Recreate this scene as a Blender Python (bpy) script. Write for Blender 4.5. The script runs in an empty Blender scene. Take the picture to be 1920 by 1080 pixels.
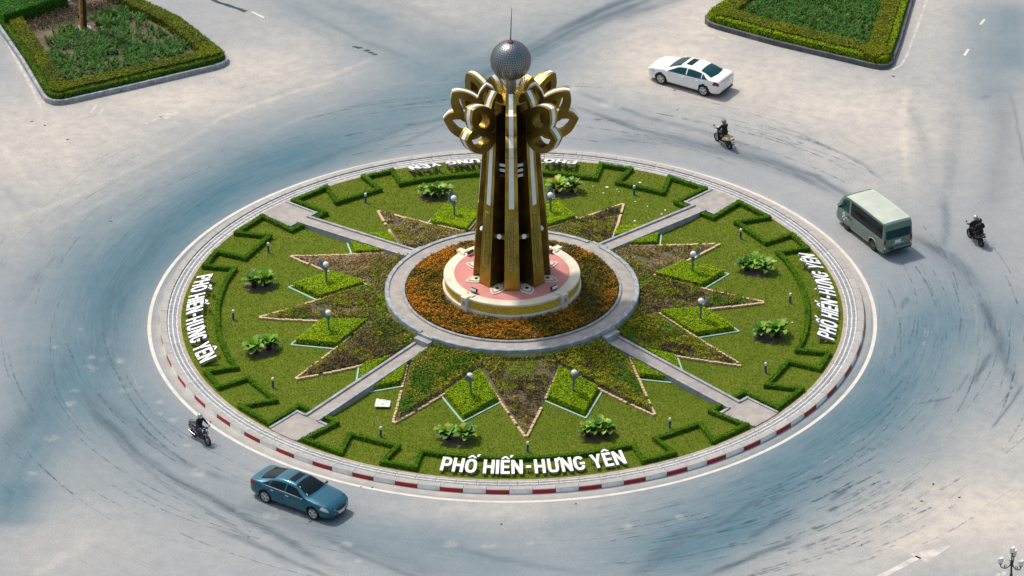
import bpy, bmesh, math, random
import numpy as np
from mathutils import Vector, Matrix, Euler

random.seed(7)
rng = np.random.default_rng(11)
S = bpy.context.scene
COL = S.collection
PI = math.pi
R = math.radians

# ---------------------------------------------------------------- camera, sky, sun, exposure
cd = bpy.data.cameras.new('camera')
cam = bpy.data.objects.new('camera', cd)
COL.objects.link(cam)
cd.sensor_width = 36
cd.lens = 205.03
cd.clip_start = 1
cd.clip_end = 9000
fw = Vector((-3.43e-06, 0.87712, -0.48027)).normalized()
rt = Vector((0.99998, -0.002782, -0.005088)).normalized()
up = rt.cross(fw).normalized()
cam.matrix_world = Matrix(((rt.x, up.x, -fw.x, 0), (rt.y, up.y, -fw.y, -267.32), (rt.z, up.z, -fw.z, 147.945), (0, 0, 0, 1)))
S.camera = cam

SUN_EL, SUN_AZ = 61.0, 136.0          # azimuth of the sun, degrees counter-clockwise from +X
w = bpy.data.worlds.new('World')
S.world = w
w.use_nodes = True
nt = w.node_tree
nt.nodes.clear()
sky = nt.nodes.new('ShaderNodeTexSky')
sky.sky_type = 'NISHITA'
sky.sun_disc = False
sky.sun_elevation = R(SUN_EL)
sky.sun_rotation = R(90 - SUN_AZ)
sky.air_density = 1.6
sky.dust_density = 4.0
sky.ozone_density = 1.0
bg = nt.nodes.new('ShaderNodeBackground')
bg.inputs['Strength'].default_value = 0.135
wo = nt.nodes.new('ShaderNodeOutputWorld')
nt.links.new(sky.outputs[0], bg.inputs[0])
nt.links.new(bg.outputs[0], wo.inputs[0])

sl = bpy.data.lights.new('sun', 'SUN')
sl.energy = 2.7
sl.angle = R(3.0)
sl.color = (1.0, 0.945, 0.865)
so = bpy.data.objects.new('sun', sl)
COL.objects.link(so)
sd = Vector((math.cos(R(SUN_EL)) * math.cos(R(SUN_AZ)), math.cos(R(SUN_EL)) * math.sin(R(SUN_AZ)), math.sin(R(SUN_EL))))
so.rotation_euler = sd.to_track_quat('Z', 'Y').to_euler()
so.location = sd * 60
S.view_settings.view_transform = 'Standard'
S.view_settings.look = 'None'
S.view_settings.gamma = 1.0
S.view_settings.use_curve_mapping = False
S.view_settings.exposure = 0.16

# ---------------------------------------------------------------- helpers
ROT = 2.86                              # the garden is turned this much
def mound(r):
    return 0.17 + 0.87 * (max(0.0, 14.0 - r) / 7.2) ** 1.5
def mound_np(r):
    return 0.17 + 0.87 * (np.maximum(0.0, 14.0 - r) / 7.2) ** 1.5
def P2(r, deg):
    return r * math.cos(R(deg)), r * math.sin(R(deg))

def nodes_of(name):
    m = bpy.data.materials.new(name)
    m.use_nodes = True
    t = m.node_tree
    b = t.nodes['Principled BSDF']
    return m, t, b

def mat(name, col, rough=0.6, metal=0.0, var=0.12, scale=3.0, bump=0.0, bscale=40.0, col2=None, spec=0.4, rnd=0.0, coat=0.0, detail=5.0, lo=0.35, hi=0.65):
    m, t, b = nodes_of(name)
    N, Lk = t.nodes, t.links
    tc = N.new('ShaderNodeTexCoord')
    nz = N.new('ShaderNodeTexNoise')
    nz.inputs['Scale'].default_value = scale
    nz.inputs['Detail'].default_value = detail
    Lk.new(tc.outputs['Object'], nz.inputs['Vector'])
    ramp = N.new('ShaderNodeMapRange')
    ramp.inputs[1].default_value = lo
    ramp.inputs[2].default_value = hi
    Lk.new(nz.outputs['Fac'], ramp.inputs[0])
    mx = N.new('ShaderNodeMix')
    mx.data_type = 'RGBA'
    c = tuple(col)
    c2 = tuple(col2) if col2 else tuple(x * (1 - var * 2) for x in c)
    mx.inputs[6].default_value = (*c, 1)
    mx.inputs[7].default_value = (*c2, 1)
    Lk.new(ramp.outputs[0], mx.inputs[0])
    out = mx.outputs[2]
    if rnd:
        oi = N.new('ShaderNodeObjectInfo')
        mr = N.new('ShaderNodeMapRange')
        mr.inputs[3].default_value = 1 - rnd
        mr.inputs[4].default_value = 1 + rnd
        Lk.new(oi.outputs['Random'], mr.inputs[0])
        hv = N.new('ShaderNodeHueSaturation')
        Lk.new(mr.outputs[0], hv.inputs['Value'])
        Lk.new(out, hv.inputs['Color'])
        out = hv.outputs[0]
    Lk.new(out, b.inputs['Base Color'])
    b.inputs['Roughness'].default_value = rough
    b.inputs['Metallic'].default_value = metal
    b.inputs['Specular IOR Level'].default_value = spec
    if coat:
        b.inputs['Coat Weight'].default_value = coat
        b.inputs['Coat Roughness'].default_value = 0.06
    if bump:
        n2 = N.new('ShaderNodeTexNoise')
        n2.inputs['Scale'].default_value = bscale
        n2.inputs['Detail'].default_value = 4
        Lk.new(tc.outputs['Object'], n2.inputs['Vector'])
        bp = N.new('ShaderNodeBump')
        bp.inputs['Strength'].default_value = bump
        bp.inputs['Distance'].default_value = 0.03
        Lk.new(n2.outputs['Fac'], bp.inputs['Height'])
        Lk.new(bp.outputs[0], b.inputs['Normal'])
    return m

def leaf_mat(name, rough=0.55, trans=0.25):
    m, t, b = nodes_of(name)
    N, Lk = t.nodes, t.links
    at = N.new('ShaderNodeAttribute')
    at.attribute_name = 'Col'
    Lk.new(at.outputs['Color'], b.inputs['Base Color'])
    b.inputs['Roughness'].default_value = rough
    b.inputs['Specular IOR Level'].default_value = 0.08
    tr = N.new('ShaderNodeBsdfTranslucent')
    Lk.new(at.outputs['Color'], tr.inputs['Color'])
    ms = N.new('ShaderNodeMixShader')
    ms.inputs[0].default_value = trans
    Lk.new(b.outputs[0], ms.inputs[1])
    Lk.new(tr.outputs[0], ms.inputs[2])
    Lk.new(ms.outputs[0], N['Material Output'].inputs['Surface'])
    return m

class MB:
    """collects shapes into one mesh"""
    def __init__(s):
        s.v, s.f, s.m = [], [], []
    def add(s, vs, fs, mi=0):
        o = len(s.v)
        s.v += [tuple(x) for x in vs]
        s.f += [tuple(i + o for i in f) for f in fs]
        s.m += [mi] * len(fs)
    def box(s, c, d, rz=0.0, mi=0, M=None, taper=1.0):
        x, y, z = (k / 2 for k in d)
        vs = []
        for dz in (-1, 1):
            k = taper if dz > 0 else 1.0
            for dx, dy in ((-1, -1), (1, -1), (1, 1), (-1, 1)):
                p = Vector((dx * x * k, dy * y * k, dz * z))
                if M is not None:
                    p = M @ p
                elif rz:
                    p = Matrix.Rotation(rz, 3, 'Z') @ p
                vs.append((p.x + c[0], p.y + c[1], p.z + c[2]))
        s.add(vs, [(3, 2, 1, 0), (4, 5, 6, 7), (0, 1, 5, 4), (1, 2, 6, 5), (2, 3, 7, 6), (3, 0, 4, 7)], mi)
    def tube(s, pts, rad, n=8, mi=0, cap=True):
        pts = [Vector(p) for p in pts]
        rads = rad if isinstance(rad, (list, tuple)) else [rad] * len(pts)
        vs, fs = [], []
        prev = None
        for i, p in enumerate(pts):
            d = (pts[min(i + 1, len(pts) - 1)] - pts[max(i - 1, 0)]).normalized()
            a = prev if prev is not None else (Vector((0, 0, 1)) if abs(d.z) < 0.9 else Vector((1, 0, 0)))
            u = (a - d * a.dot(d)).normalized()
            prev = u
            v = d.cross(u)
            for k in range(n):
                t = 2 * PI * k / n
                vs.append(p + (u * math.cos(t) + v * math.sin(t)) * rads[i])
        for i in range(len(pts) - 1):
            for k in range(n):
                fs.append((i * n + k, i * n + (k + 1) % n, (i + 1) * n + (k + 1) % n, (i + 1) * n + k))
        if cap:
            fs.append(tuple(range(n - 1, -1, -1)))
            fs.append(tuple((len(pts) - 1) * n + k for k in range(n)))
        s.add(vs, fs, mi)
    def lathe(s, prof, n=32, c=(0, 0, 0), mi=0, a0=0.0, a1=2 * PI, mis=None, M=None):
        full = abs(a1 - a0 - 2 * PI) < 1e-6
        cols = n if full else n + 1
        vs, fs, ms = [], [], []
        for k in range(cols):
            a = a0 + (a1 - a0) * k / n
            for r, z in prof:
                p = Vector((r * math.cos(a), r * math.sin(a), z))
                if M is not None:
                    p = M @ p
                vs.append((p.x + c[0], p.y + c[1], p.z + c[2]))
        L = len(prof)
        o = len(s.v)
        s.v += vs
        for k in range(n):
            k2 = (k + 1) % cols
            for i in range(L - 1):
                s.f.append((o + k * L + i, o + k2 * L + i, o + k2 * L + i + 1, o + k * L + i + 1))
                s.m.append(mis[i] if mis else mi)
    def sphere(s, c, r, n=16, m=10, mi=0, sc=(1, 1, 1)):
        prof = [(max(1e-4, math.cos(-PI / 2 + PI * i / m)), math.sin(-PI / 2 + PI * i / m)) for i in range(m + 1)]
        M = Matrix.Diagonal((r * sc[0], r * sc[1], r * sc[2]))
        s.lathe(prof, n, c, mi, M=M)
    def prism(s, poly, z0, z1, mi=0, top=None, bottom=True):
        n = len(poly)
        zt = z1 if callable(z1) else (lambda x, y: z1)
        zb = z0 if callable(z0) else (lambda x, y: z0)
        vs = [(x, y, zb(x, y)) for x, y in poly] + [(x, y, zt(x, y)) for x, y in poly]
        fs = [(i, (i + 1) % n, n + (i + 1) % n, n + i) for i in range(n)]
        s.add(vs, fs, mi)
        s.add(vs[n:], [tuple(range(n))], mi if top is None else top)
        if bottom:
            s.add(vs[:n], [tuple(range(n - 1, -1, -1))], mi)
    def build(s, name, mats, parent=None, smooth=False, loc=None, bevel=0.0):
        me = bpy.data.meshes.new(name)
        me.from_pydata(s.v, [], s.f)
        ml = mats if isinstance(mats, (list, tuple)) else [mats]
        for m in ml:
            me.materials.append(m)
        if len(ml) > 1:
            me.polygons.foreach_set('material_index', s.m)
        if smooth:
            me.polygons.foreach_set('use_smooth', [True] * len(me.polygons))
            try:
                me.set_sharp_from_angle(angle=R(40))
            except Exception:
                pass
        me.update()
        bm = bmesh.new()
        bm.from_mesh(me)
        bmesh.ops.recalc_face_normals(bm, faces=bm.faces)
        bm.to_mesh(me)
        bm.free()
        o = link(name, me, parent, loc)
        if bevel:
            bv = o.modifiers.new('bevel', 'BEVEL')
            bv.width = bevel
            bv.segments = 2
            bv.limit_method = 'ANGLE'
        return o

def link(name, me, parent=None, loc=None):
    o = bpy.data.objects.new(name, me)
    COL.objects.link(o)
    if parent is not None:
        o.parent = parent
    if loc is not None:
        o.location = loc
    return o

def tag(o, label=None, cat=None, group=None, kind=None):
    if label: o['label'] = label
    if cat: o['category'] = cat
    if group: o['group'] = group
    if kind: o['kind'] = kind
    return o

def thing(name, label, cat, loc=(0, 0, 0), rz=0.0, group=None):
    o = bpy.data.objects.new(name, None)
    o.empty_display_size = 0.3
    COL.objects.link(o)
    o.location = loc
    o.rotation_euler = (0, 0, rz)
    return tag(o, label, cat, group)

def kids(o):
    return [c for c in bpy.data.objects if c.parent == o]
def copy_tree(o, parent=None, table=None):
    if table is None:
        table = {}
        for c in bpy.data.objects:
            if c.parent is not None:
                table.setdefault(c.parent.name, []).append(c)
    c = o.copy()
    COL.objects.link(c)
    c.parent = parent
    for ch in table.get(o.name, []):
        copy_tree(ch, c, table)
    return c

def fast_mesh(name, V, F, mats, parent=None, col=None, kind=None, smooth=False, midx=None):
    """numpy quads/tris -> mesh object; col = one RGB per face"""
    me = bpy.data.meshes.new(name)
    V = np.ascontiguousarray(V, dtype=np.float32)
    F = np.ascontiguousarray(F, dtype=np.int32)
    n, k = F.shape
    me.vertices.add(len(V))
    me.vertices.foreach_set('co', V.ravel())
    me.loops.add(n * k)
    me.loops.foreach_set('vertex_index', F.ravel())
    me.polygons.add(n)
    me.polygons.foreach_set('loop_start', np.arange(0, n * k, k, dtype=np.int32))
    try:
        me.polygons.foreach_set('loop_total', np.full(n, k, dtype=np.int32))
    except Exception:
        pass
    for m in (mats if isinstance(mats, (list, tuple)) else [mats]):
        me.materials.append(m)
    if midx is not None:
        me.polygons.foreach_set('material_index', np.asarray(midx, dtype=np.int32))
    me.update(calc_edges=True)
    if smooth:
        me.polygons.foreach_set('use_smooth', [True] * n)
    if col is not None:
        a = me.attributes.new('Col', 'FLOAT_COLOR', 'FACE')
        c4 = np.ones((n, 4), dtype=np.float32)
        c4[:, :3] = col
        a.data.foreach_set('color', c4.ravel())
    o = link(name, me, parent)
    if kind:
        o['kind'] = kind
    return o

# value noise on numpy arrays
_perm = rng.permutation(4096)
_val = rng.random(4096)
def _h(i, j):
    return _val[(_perm[(i & 4095)] + j * 131) & 4095]
def vnoise(x, y, sc=1.0, octv=3, seed=0):
    x = np.asarray(x, float) * sc + seed * 17.3
    y = np.asarray(y, float) * sc + seed * 5.7
    out = 0; amp = 1.0; tot = 0
    for o in range(octv):
        xi = np.floor(x).astype(int); yi = np.floor(y).astype(int)
        fx = x - xi; fy = y - yi
        fx = fx * fx * (3 - 2 * fx); fy = fy * fy * (3 - 2 * fy)
        a = _h(xi, yi) * (1 - fx) + _h(xi + 1, yi) * fx
        b = _h(xi, yi + 1) * (1 - fx) + _h(xi + 1, yi + 1) * fx
        out = out + amp * (a * (1 - fy) + b * fy)
        tot += amp; amp *= 0.5; x = x * 2.03 + 9.1; y = y * 2.03 + 3.7
    return out / tot

def leaf_arrays(P, Nn, size, aspect=0.55, jit=0.6):
    """folded diamond leaves at P, facing roughly Nn"""
    n = len(P)
    d = Nn + rng.normal(0, jit, (n, 3))
    d /= np.linalg.norm(d, axis=1, keepdims=True)
    a = rng.normal(0, 1, (n, 3))
    t = a - d * np.sum(a * d, 1, keepdims=True)
    t /= np.linalg.norm(t, axis=1, keepdims=True)
    b = np.cross(d, t)
    s = np.asarray(size).reshape(-1, 1) * np.ones((n, 1))
    V = np.empty((n, 4, 3))
    V[:, 0] = P - t * s * 0.5
    V[:, 1] = P + b * s * aspect * 0.5 - d * s * 0.08
    V[:, 2] = P + t * s * 0.5
    V[:, 3] = P - b * s * aspect * 0.5 - d * s * 0.08
    return V.reshape(-1, 3), np.arange(4 * n).reshape(-1, 4)

def jcol(base, n, v=0.18, hue=0.06):
    """n colours round base"""
    c = np.asarray(base, float).reshape(-1, 3) * np.ones((n, 1))
    c = c * (1 + rng.normal(0, v, (n, 1)))
    c = c * (1 + rng.normal(0, hue, (n, 3)))
    return np.clip(c, 0.002, 0.9)

def in_poly(x, y, poly):
    inside = np.zeros(len(x), bool)
    n = len(poly)
    for i in range(n):
        x1, y1 = poly[i]; x2, y2 = poly[(i + 1) % n]
        c = ((y1 > y) != (y2 > y)) & (x < (x2 - x1) * (y - y1) / ((y2 - y1) or 1e-9) + x1)
        inside ^= c
    return inside
def sample_poly(poly, n):
    p = np.array(poly)
    lo, hi = p.min(0), p.max(0)
    area = 0.5 * abs(np.dot(p[:, 0], np.roll(p[:, 1], 1)) - np.dot(p[:, 1], np.roll(p[:, 0], 1)))
    k = int(n * (hi[0] - lo[0]) * (hi[1] - lo[1]) / max(area, 1e-6) * 1.05) + 10
    q = lo + rng.random((k, 2)) * (hi - lo)
    q = q[in_poly(q[:, 0], q[:, 1], poly)]
    return q[:n]
def poly_area(poly):
    p = np.array(poly)
    return 0.5 * abs(np.dot(p[:, 0], np.roll(p[:, 1], 1)) - np.dot(p[:, 1], np.roll(p[:, 0], 1)))

# ---------------------------------------------------------------- materials
M = {}
M['concrete'] = mat('concrete', (0.40, 0.385, 0.37), 0.85, var=0.14, scale=1.2, bump=0.25, bscale=25)
M['paving'] = mat('paving', (0.37, 0.335, 0.30), 0.85, var=0.16, scale=2.2, bump=0.3, bscale=18, col2=(0.28, 0.255, 0.23))
M['kerb_grey'] = mat('kerb_grey', (0.36, 0.37, 0.385), 0.8, var=0.16, scale=2.5, rnd=0.07, bump=0.2)
M['kerb_dark'] = mat('kerb_dark', (0.115, 0.125, 0.13), 0.85, var=0.2, scale=2.5, rnd=0.12, bump=0.3)
M['kerb_blue'] = mat('kerb_blue', (0.36, 0.40, 0.43), 0.8, var=0.2, scale=3, rnd=0.1, bump=0.2)
M['kerb_top'] = mat('kerb_top', (0.43, 0.405, 0.375), 0.85, var=0.12, scale=2.0, rnd=0.05, bump=0.2)
M['paint_red'] = mat('paint_red', (0.40, 0.006, 0.026), 0.55, scale=2.2, rnd=0.08, col2=(0.19, 0.03, 0.035), lo=0.5, hi=0.75)
M['paint_white'] = mat('paint_white', (0.84, 0.86, 0.86), 0.6, scale=2.2, rnd=0.06, col2=(0.50, 0.52, 0.52), lo=0.52, hi=0.78)
M['grate'] = mat('grate', (0.60, 0.60, 0.59), 0.7, var=0.1, scale=4, rnd=0.06)
M['channel'] = mat('channel', (0.05, 0.07, 0.08), 0.9, var=0.2)
M['channel_edge'] = mat('channel_edge', (0.41, 0.345, 0.27), 0.9, var=0.14, scale=3)
M['line'] = mat('line', (0.60, 0.555, 0.48), 0.7, scale=1.6, col2=(0.46, 0.43, 0.39), lo=0.45, hi=0.8)
M['line_worn'] = mat('line_worn', (0.50, 0.46, 0.41), 0.75, scale=2.5, col2=(0.36, 0.34, 0.325), lo=0.42, hi=0.62)
M['soil'] = mat('soil', (0.14, 0.10, 0.068), 0.95, var=0.2, scale=3, bump=0.8, bscale=14)
M['soil_pale'] = mat('soil_pale', (0.165, 0.125, 0.082), 0.95, var=0.2, scale=2, bump=0.8, bscale=10)
M['brick'] = mat('brick', (0.60, 0.43, 0.22), 0.8, scale=2.5, col2=(0.42, 0.31, 0.19), lo=0.4, hi=0.7, bump=0.3)
M['mint'] = mat('mint', (0.27, 0.50, 0.39), 0.7, scale=1.5, col2=(0.36, 0.42, 0.36), lo=0.42, hi=0.7)
M['leaf'] = leaf_mat('leaf')
M['grass_blade'] = leaf_mat('grass_blade', 0.7, 0.3)
M['hedge_core'] = mat('hedge_core', (0.030, 0.058, 0.008), 0.9, var=0.3, scale=8)
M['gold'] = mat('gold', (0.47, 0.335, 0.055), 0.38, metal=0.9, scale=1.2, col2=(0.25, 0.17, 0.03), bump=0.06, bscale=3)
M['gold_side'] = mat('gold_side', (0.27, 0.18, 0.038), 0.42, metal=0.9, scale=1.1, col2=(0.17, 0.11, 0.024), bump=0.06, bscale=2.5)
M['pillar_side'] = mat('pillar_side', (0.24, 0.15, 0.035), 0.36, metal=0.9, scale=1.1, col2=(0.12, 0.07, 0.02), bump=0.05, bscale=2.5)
M['gold_relief'] = mat('gold_relief', (0.46, 0.38, 0.14), 0.5, metal=0.35, scale=14, col2=(0.20, 0.15, 0.04), bump=1.0, bscale=16, lo=0.4, hi=0.6)
M['frieze'] = mat('frieze', (0.78, 0.54, 0.045), 0.45, metal=0.0, scale=9, col2=(0.52, 0.34, 0.02), bump=0.8, bscale=12)
M['white_trim'] = mat('white_trim', (0.78, 0.80, 0.82), 0.4, var=0.04, scale=2)
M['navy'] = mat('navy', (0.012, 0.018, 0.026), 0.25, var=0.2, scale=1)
M['cream'] = mat('cream', (0.68, 0.62, 0.47), 0.75, scale=1.3, col2=(0.54, 0.49, 0.38), lo=0.45, hi=0.75, bump=0.1)
M['cream_band'] = mat('cream_band', (0.58, 0.50, 0.27), 0.8, scale=1.5, col2=(0.40, 0.36, 0.25), lo=0.4, hi=0.7)
M['pink'] = mat('pink', (0.60, 0.235, 0.205), 0.8, scale=1.2, col2=(0.50, 0.20, 0.18), bump=0.15)
M['terracotta'] = mat('terracotta', (0.40, 0.17, 0.11), 0.75, var=0.1)
M['black'] = mat('black', (0.016, 0.016, 0.018), 0.45, var=0.2)
M['rubber'] = mat('rubber', (0.014, 0.014, 0.015), 0.8, var=0.2)
M['steel'] = mat('steel', (0.42, 0.45, 0.48), 0.32, metal=1.0, var=0.08)
M['lamp_metal'] = mat('lamp_metal', (0.20, 0.255, 0.295), 0.45, metal=0.5, var=0.12)
M['globe'] = mat('globe', (0.74, 0.74, 0.66), 0.3, var=0.05)
M['bollard_blue'] = mat('bollard_blue', (0.035, 0.11, 0.16), 0.45, var=0.15)
M['sphere'] = mat('sphere', (0.24, 0.255, 0.265), 0.36, metal=0.9, var=0.06, scale=2)
M['hole'] = mat('hole', (0.015, 0.03, 0.045), 0.8, var=0.1)
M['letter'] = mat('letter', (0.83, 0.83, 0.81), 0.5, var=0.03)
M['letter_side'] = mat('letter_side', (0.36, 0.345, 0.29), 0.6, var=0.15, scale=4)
M['glass'] = mat('glass', (0.005, 0.012, 0.017), 0.10, var=0.1, spec=0.14)
M['glass_tint'] = mat('glass_tint', (0.006, 0.052, 0.060), 0.08, var=0.1, spec=0.2)
M['chrome'] = mat('chrome', (0.62, 0.63, 0.65), 0.22, metal=1.0, var=0.03)
M['alloy'] = mat('alloy', (0.66, 0.66, 0.66), 0.35, metal=0.6, var=0.05)
M['red_lens'] = mat('red_lens', (0.30, 0.008, 0.012), 0.2, var=0.1)
M['orange_lens'] = mat('orange_lens', (0.75, 0.22, 0.02), 0.25, var=0.1)
M['clear_lens'] = mat('clear_lens', (0.62, 0.66, 0.66), 0.15, var=0.1, spec=0.7)
M['plate'] = mat('plate', (0.75, 0.75, 0.74), 0.4, scale=25, col2=(0.45, 0.46, 0.48), lo=0.5, hi=0.6)
M['car_white'] = mat('car_white', (0.80, 0.80, 0.79), 0.3, var=0.015, coat=0.6)
M['car_blue'] = mat('car_blue', (0.007, 0.105, 0.160), 0.30, metal=0.55, var=0.03, coat=0.8)
M['car_green'] = mat('car_green', (0.105, 0.200, 0.165), 0.34, metal=0.3, scale=1.3, col2=(0.17, 0.20, 0.14), lo=0.45, hi=0.85, coat=0.6)
M['car_tan'] = mat('car_tan', (0.34, 0.28, 0.185), 0.7, scale=2, col2=(0.26, 0.25, 0.19))
DARK=[([(5.34,36.56),(1.29,31.05),(-1.74,27.37),(-5.91,23.76),(-9.42,20.55),(-13.44,17.07),(-17.34,12.42),(-19.99,7.87),(-21.43,3.13),(-22.06,-2.63),(-21.92,-7.12)],4.2,0.42),
([(-7.64,20.52),(-11.7,17.69),(-15.11,14.57),(-18.1,10.28),(-19.89,6.07),(-20.9,1.37),(-21.33,-3.21)],2.2,0.55),
([(-15.69,14.58),(-18.13,10.89),(-19.67,7.27),(-20.5,4.3),(-21.08,-0.36),(-21.34,-5.46)],1.2,0.35),
([(8.94,38.63),(5.01,34.81),(1.91,31.53),(-0.84,28.36),(-3.54,25.39)],0.9,0.85),
([(8.49,39.0),(5.34,36.21),(2.84,33.44)],0.5,0.8),
([(10.33,38.4),(7.96,36.31),(5.93,35.15)],1.0,0.9),
([(6.92,38.16),(3.78,34.82),(0.08,30.39)],0.5,0.5),
([(-1.73,23.71),(-5.88,21.47),(-9.38,18.61),(-12.81,15.48)],0.5,0.4),
([(-0.54,24.68),(-4.69,20.81),(-7.6,18.27)],0.35,0.35),
([(3.05,24.31),(6.58,21.64),(10.95,19.0),(14.4,17.04),(16.9,14.17),(18.27,12.6)],1.0,0.55),
([(3.67,25.96),(7.2,22.94),(11.0,20.61),(14.15,18.0)],0.5,0.4),
([(14.12,17.36),(16.67,15.43),(18.3,13.22),(19.64,11.35)],0.45,0.6),
([(4.18,19.92),(9.49,19.47),(12.96,17.69),(15.22,15.76)],1.6,0.35),
([(15.57,20.23),(17.7,18.59),(19.09,16.98),(20.28,14.88)],0.18,0.5),
([(14.87,21.21),(16.02,20.42),(17.7,18.59)],0.14,0.4),
([(20.91,8.58),(22.25,7.06),(23.53,4.95),(24.72,1.99)],1.1,0.5),
([(22.0,7.66),(23.61,6.14),(24.57,3.75)],0.5,0.45),
([(23.49,12.84),(23.51,10.99),(23.08,6.75)],0.5,0.4),
([(24.65,1.7),(24.97,-1.48),(25.34,-4.61),(26.0,-8.51)],0.75,0.8),
([(26.92,1.38),(25.92,-4.33),(24.96,-6.0)],2.0,0.25),
([(22.96,4.96),(22.28,-0.88),(20.54,-6.51),(17.8,-11.41),(14.33,-16.16),(11.01,-19.76),(7.23,-23.27),(3.01,-26.71)],4.6,0.42),
([(20.47,-3.14),(18.49,-8.7),(16.09,-13.0),(13.25,-16.67),(9.93,-20.26)],2.4,0.36),
([(13.66,-19.28),(11.47,-21.3),(9.31,-23.3),(6.9,-26.01)],2.4,0.45),
([(10.46,-20.27),(8.56,-22.28),(6.94,-24.52),(5.85,-26.49)],0.9,0.75),
([(14.03,-22.85),(11.88,-24.33),(9.22,-26.28)],0.4,0.8),
([(13.89,-20.05),(12.24,-21.82),(11.42,-22.82)],0.35,0.8),
([(12.36,-18.74),(10.71,-20.78),(9.62,-21.79)],0.3,0.7),
([(16.62,-18.28),(15.77,-19.3)],0.3,0.9),
([(16.14,-19.82),(15.59,-20.32)],0.25,0.9),
([(15.26,-21.6),(14.71,-22.1)],0.2,0.8),
([(24.81,-4.32),(24.12,-6.27),(23.51,-7.1)],0.2,0.6),
([(24.5,-4.88),(23.61,-7.65)],0.25,0.6),
([(23.41,-6.54),(22.59,-8.47)],0.15,0.55),
([(26.15,-7.68),(25.19,-10.14),(24.08,-12.29)],0.14,0.65),
([(20.61,-9.65),(21.31,-9.39),(22.43,-8.85)],0.15,0.6),
([(20.78,1.74),(20.41,0.3)],0.3,0.6),
([(-22.04,-7.4),(-20.91,-10.42),(-18.81,-14.2),(-16.53,-17.12),(-14.31,-19.47),(-11.59,-22.05),(-8.36,-25.59)],0.55,0.75),
([(-21.65,-7.12),(-20.28,-9.61),(-18.06,-13.14),(-15.79,-15.82),(-13.05,-17.68)],0.45,0.4),
([(-22.13,-8.22),(-19.64,-13.66),(-16.74,-18.16),(-13.7,-21.52),(-10.97,-25.07)],0.3,0.4),
([(-14.75,-21.51),(-12.06,-23.56),(-9.39,-25.83),(-7.29,-27.58)],0.35,0.55),
([(-14.35,-18.44),(-10.56,-21.31),(-6.84,-23.87),(-2.66,-26.65)],1.6,0.34),
([(-10.6,-20.03),(-6.87,-22.11),(-2.94,-24.16),(0.95,-26.19)],3.0,0.22),
([(-4.25,-22.64),(-0.34,-24.69),(3.54,-25.97)],0.5,0.3),
([(-9.49,-22.08),(-6.83,-24.62),(-4.21,-26.63)],0.3,0.5),
([(-21.16,-1.51),(-21.44,-6.02),(-19.85,-9.89),(-16.96,-13.69)],3.4,0.28),
([(-22.48,-2.63),(-23.29,-7.1),(-24.09,-11.46),(-24.87,-15.72),(-25.4,-19.35)],3.2,0.4),
([(-22.96,-3.76),(-24.47,-9.83),(-25.52,-14.12)],1.0,0.45),
([(-25.06,-16.76),(-25.24,-21.39)],2.5,0.45),
([(-25.5,4.95),(-26.1,1.44)],1.0,0.25),
([(-27.56,9.78),(-26.95,7.36),(-26.87,4.38)],1.0,0.22),
([(-25.42,3.77),(-25.09,5.24),(-24.2,6.72)],0.25,0.4),
([(-14.18,38.59),(-10.35,34.31),(-5.99,29.78),(-3.25,27.38)],2.6,0.24),
([(-11.07,38.54),(-6.04,33.56),(-1.75,30.07)],2.2,0.26),
([(-7.97,38.5),(-2.37,33.51)],1.4,0.22),
([(-12.25,36.44),(-8.47,32.56),(-6.0,30.13)],0.4,0.25),
([(22.22,25.05),(22.91,17.25),(23.0,9.77)],0.8,0.2),
([(25.31,26.35),(24.55,19.79),(23.74,12.22)],1.0,0.25),
([(27.36,25.65),(27.21,19.76),(25.96,10.96)],1.6,0.3),
([(26.41,25.0),(26.69,24.67)],1.0,0.35),
([(27.96,25.65),(28.1,21.69),(28.23,15.92)],0.14,0.4),
([(27.32,37.33),(27.11,30.38),(26.91,23.67)],2.6,0.22),
([(29.17,37.3),(28.57,27.65)],2.0,0.25),
([(-28.02,15.99),(-25.83,9.76),(-23.84,5.52)],0.5,0.12),
([(-15.6,27.21),(-9.63,29.63),(-12.03,28.85)],0.3,0.15),
([(0.98,-21.44),(4.93,-20.46),(8.91,-19.22)],2.2,0.12)]
LIGHT=[([(-27.6,10.4),(-25.43,12.21),(-23.22,14.05),(-19.37,18.42),(-16.03,22.91),(-11.95,26.16),(-7.79,28.79)],0.4,0.5),
([(-25.79,9.15),(-22.55,12.49),(-19.28,16.51),(-15.65,20.95)],0.35,0.4),
([(-23.67,7.32),(-20.47,11.53),(-16.94,16.48),(-13.0,21.56),(-9.52,24.8)],0.6,0.4),
([(-28.3,19.82),(-26.56,15.97),(-24.97,14.07)],0.6,0.3),
([(-28.58,31.79),(-27.03,27.02),(-25.14,21.07),(-23.59,15.3)],0.8,0.45),
([(0.08,33.48),(-1.75,30.75),(-2.96,29.75)],0.5,0.6),
([(-7.82,30.15),(-9.31,28.81),(-10.78,27.48)],0.4,0.6),
([(22.31,26.39),(21.6,19.83),(21.58,14.74)],0.5,0.5),
([(25.43,-17.34),(22.56,-20.4),(19.77,-22.91),(17.56,-24.89)],0.9,0.6),
([(24.66,-20.43),(21.37,-22.42),(18.62,-24.65)],0.5,0.4),
([(-18.16,11.51),(-20.21,6.67),(-21.78,-0.35)],0.25,0.35),
([(-23.89,1.99),(-24.5,-1.47)],0.6,0.2),
([(-20.49,-21.95),(-23.36,-25.92)],0.8,0.5),
([(-15.03,-14.77),(-6.88,-21.6)],0.3,0.2)]
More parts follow.
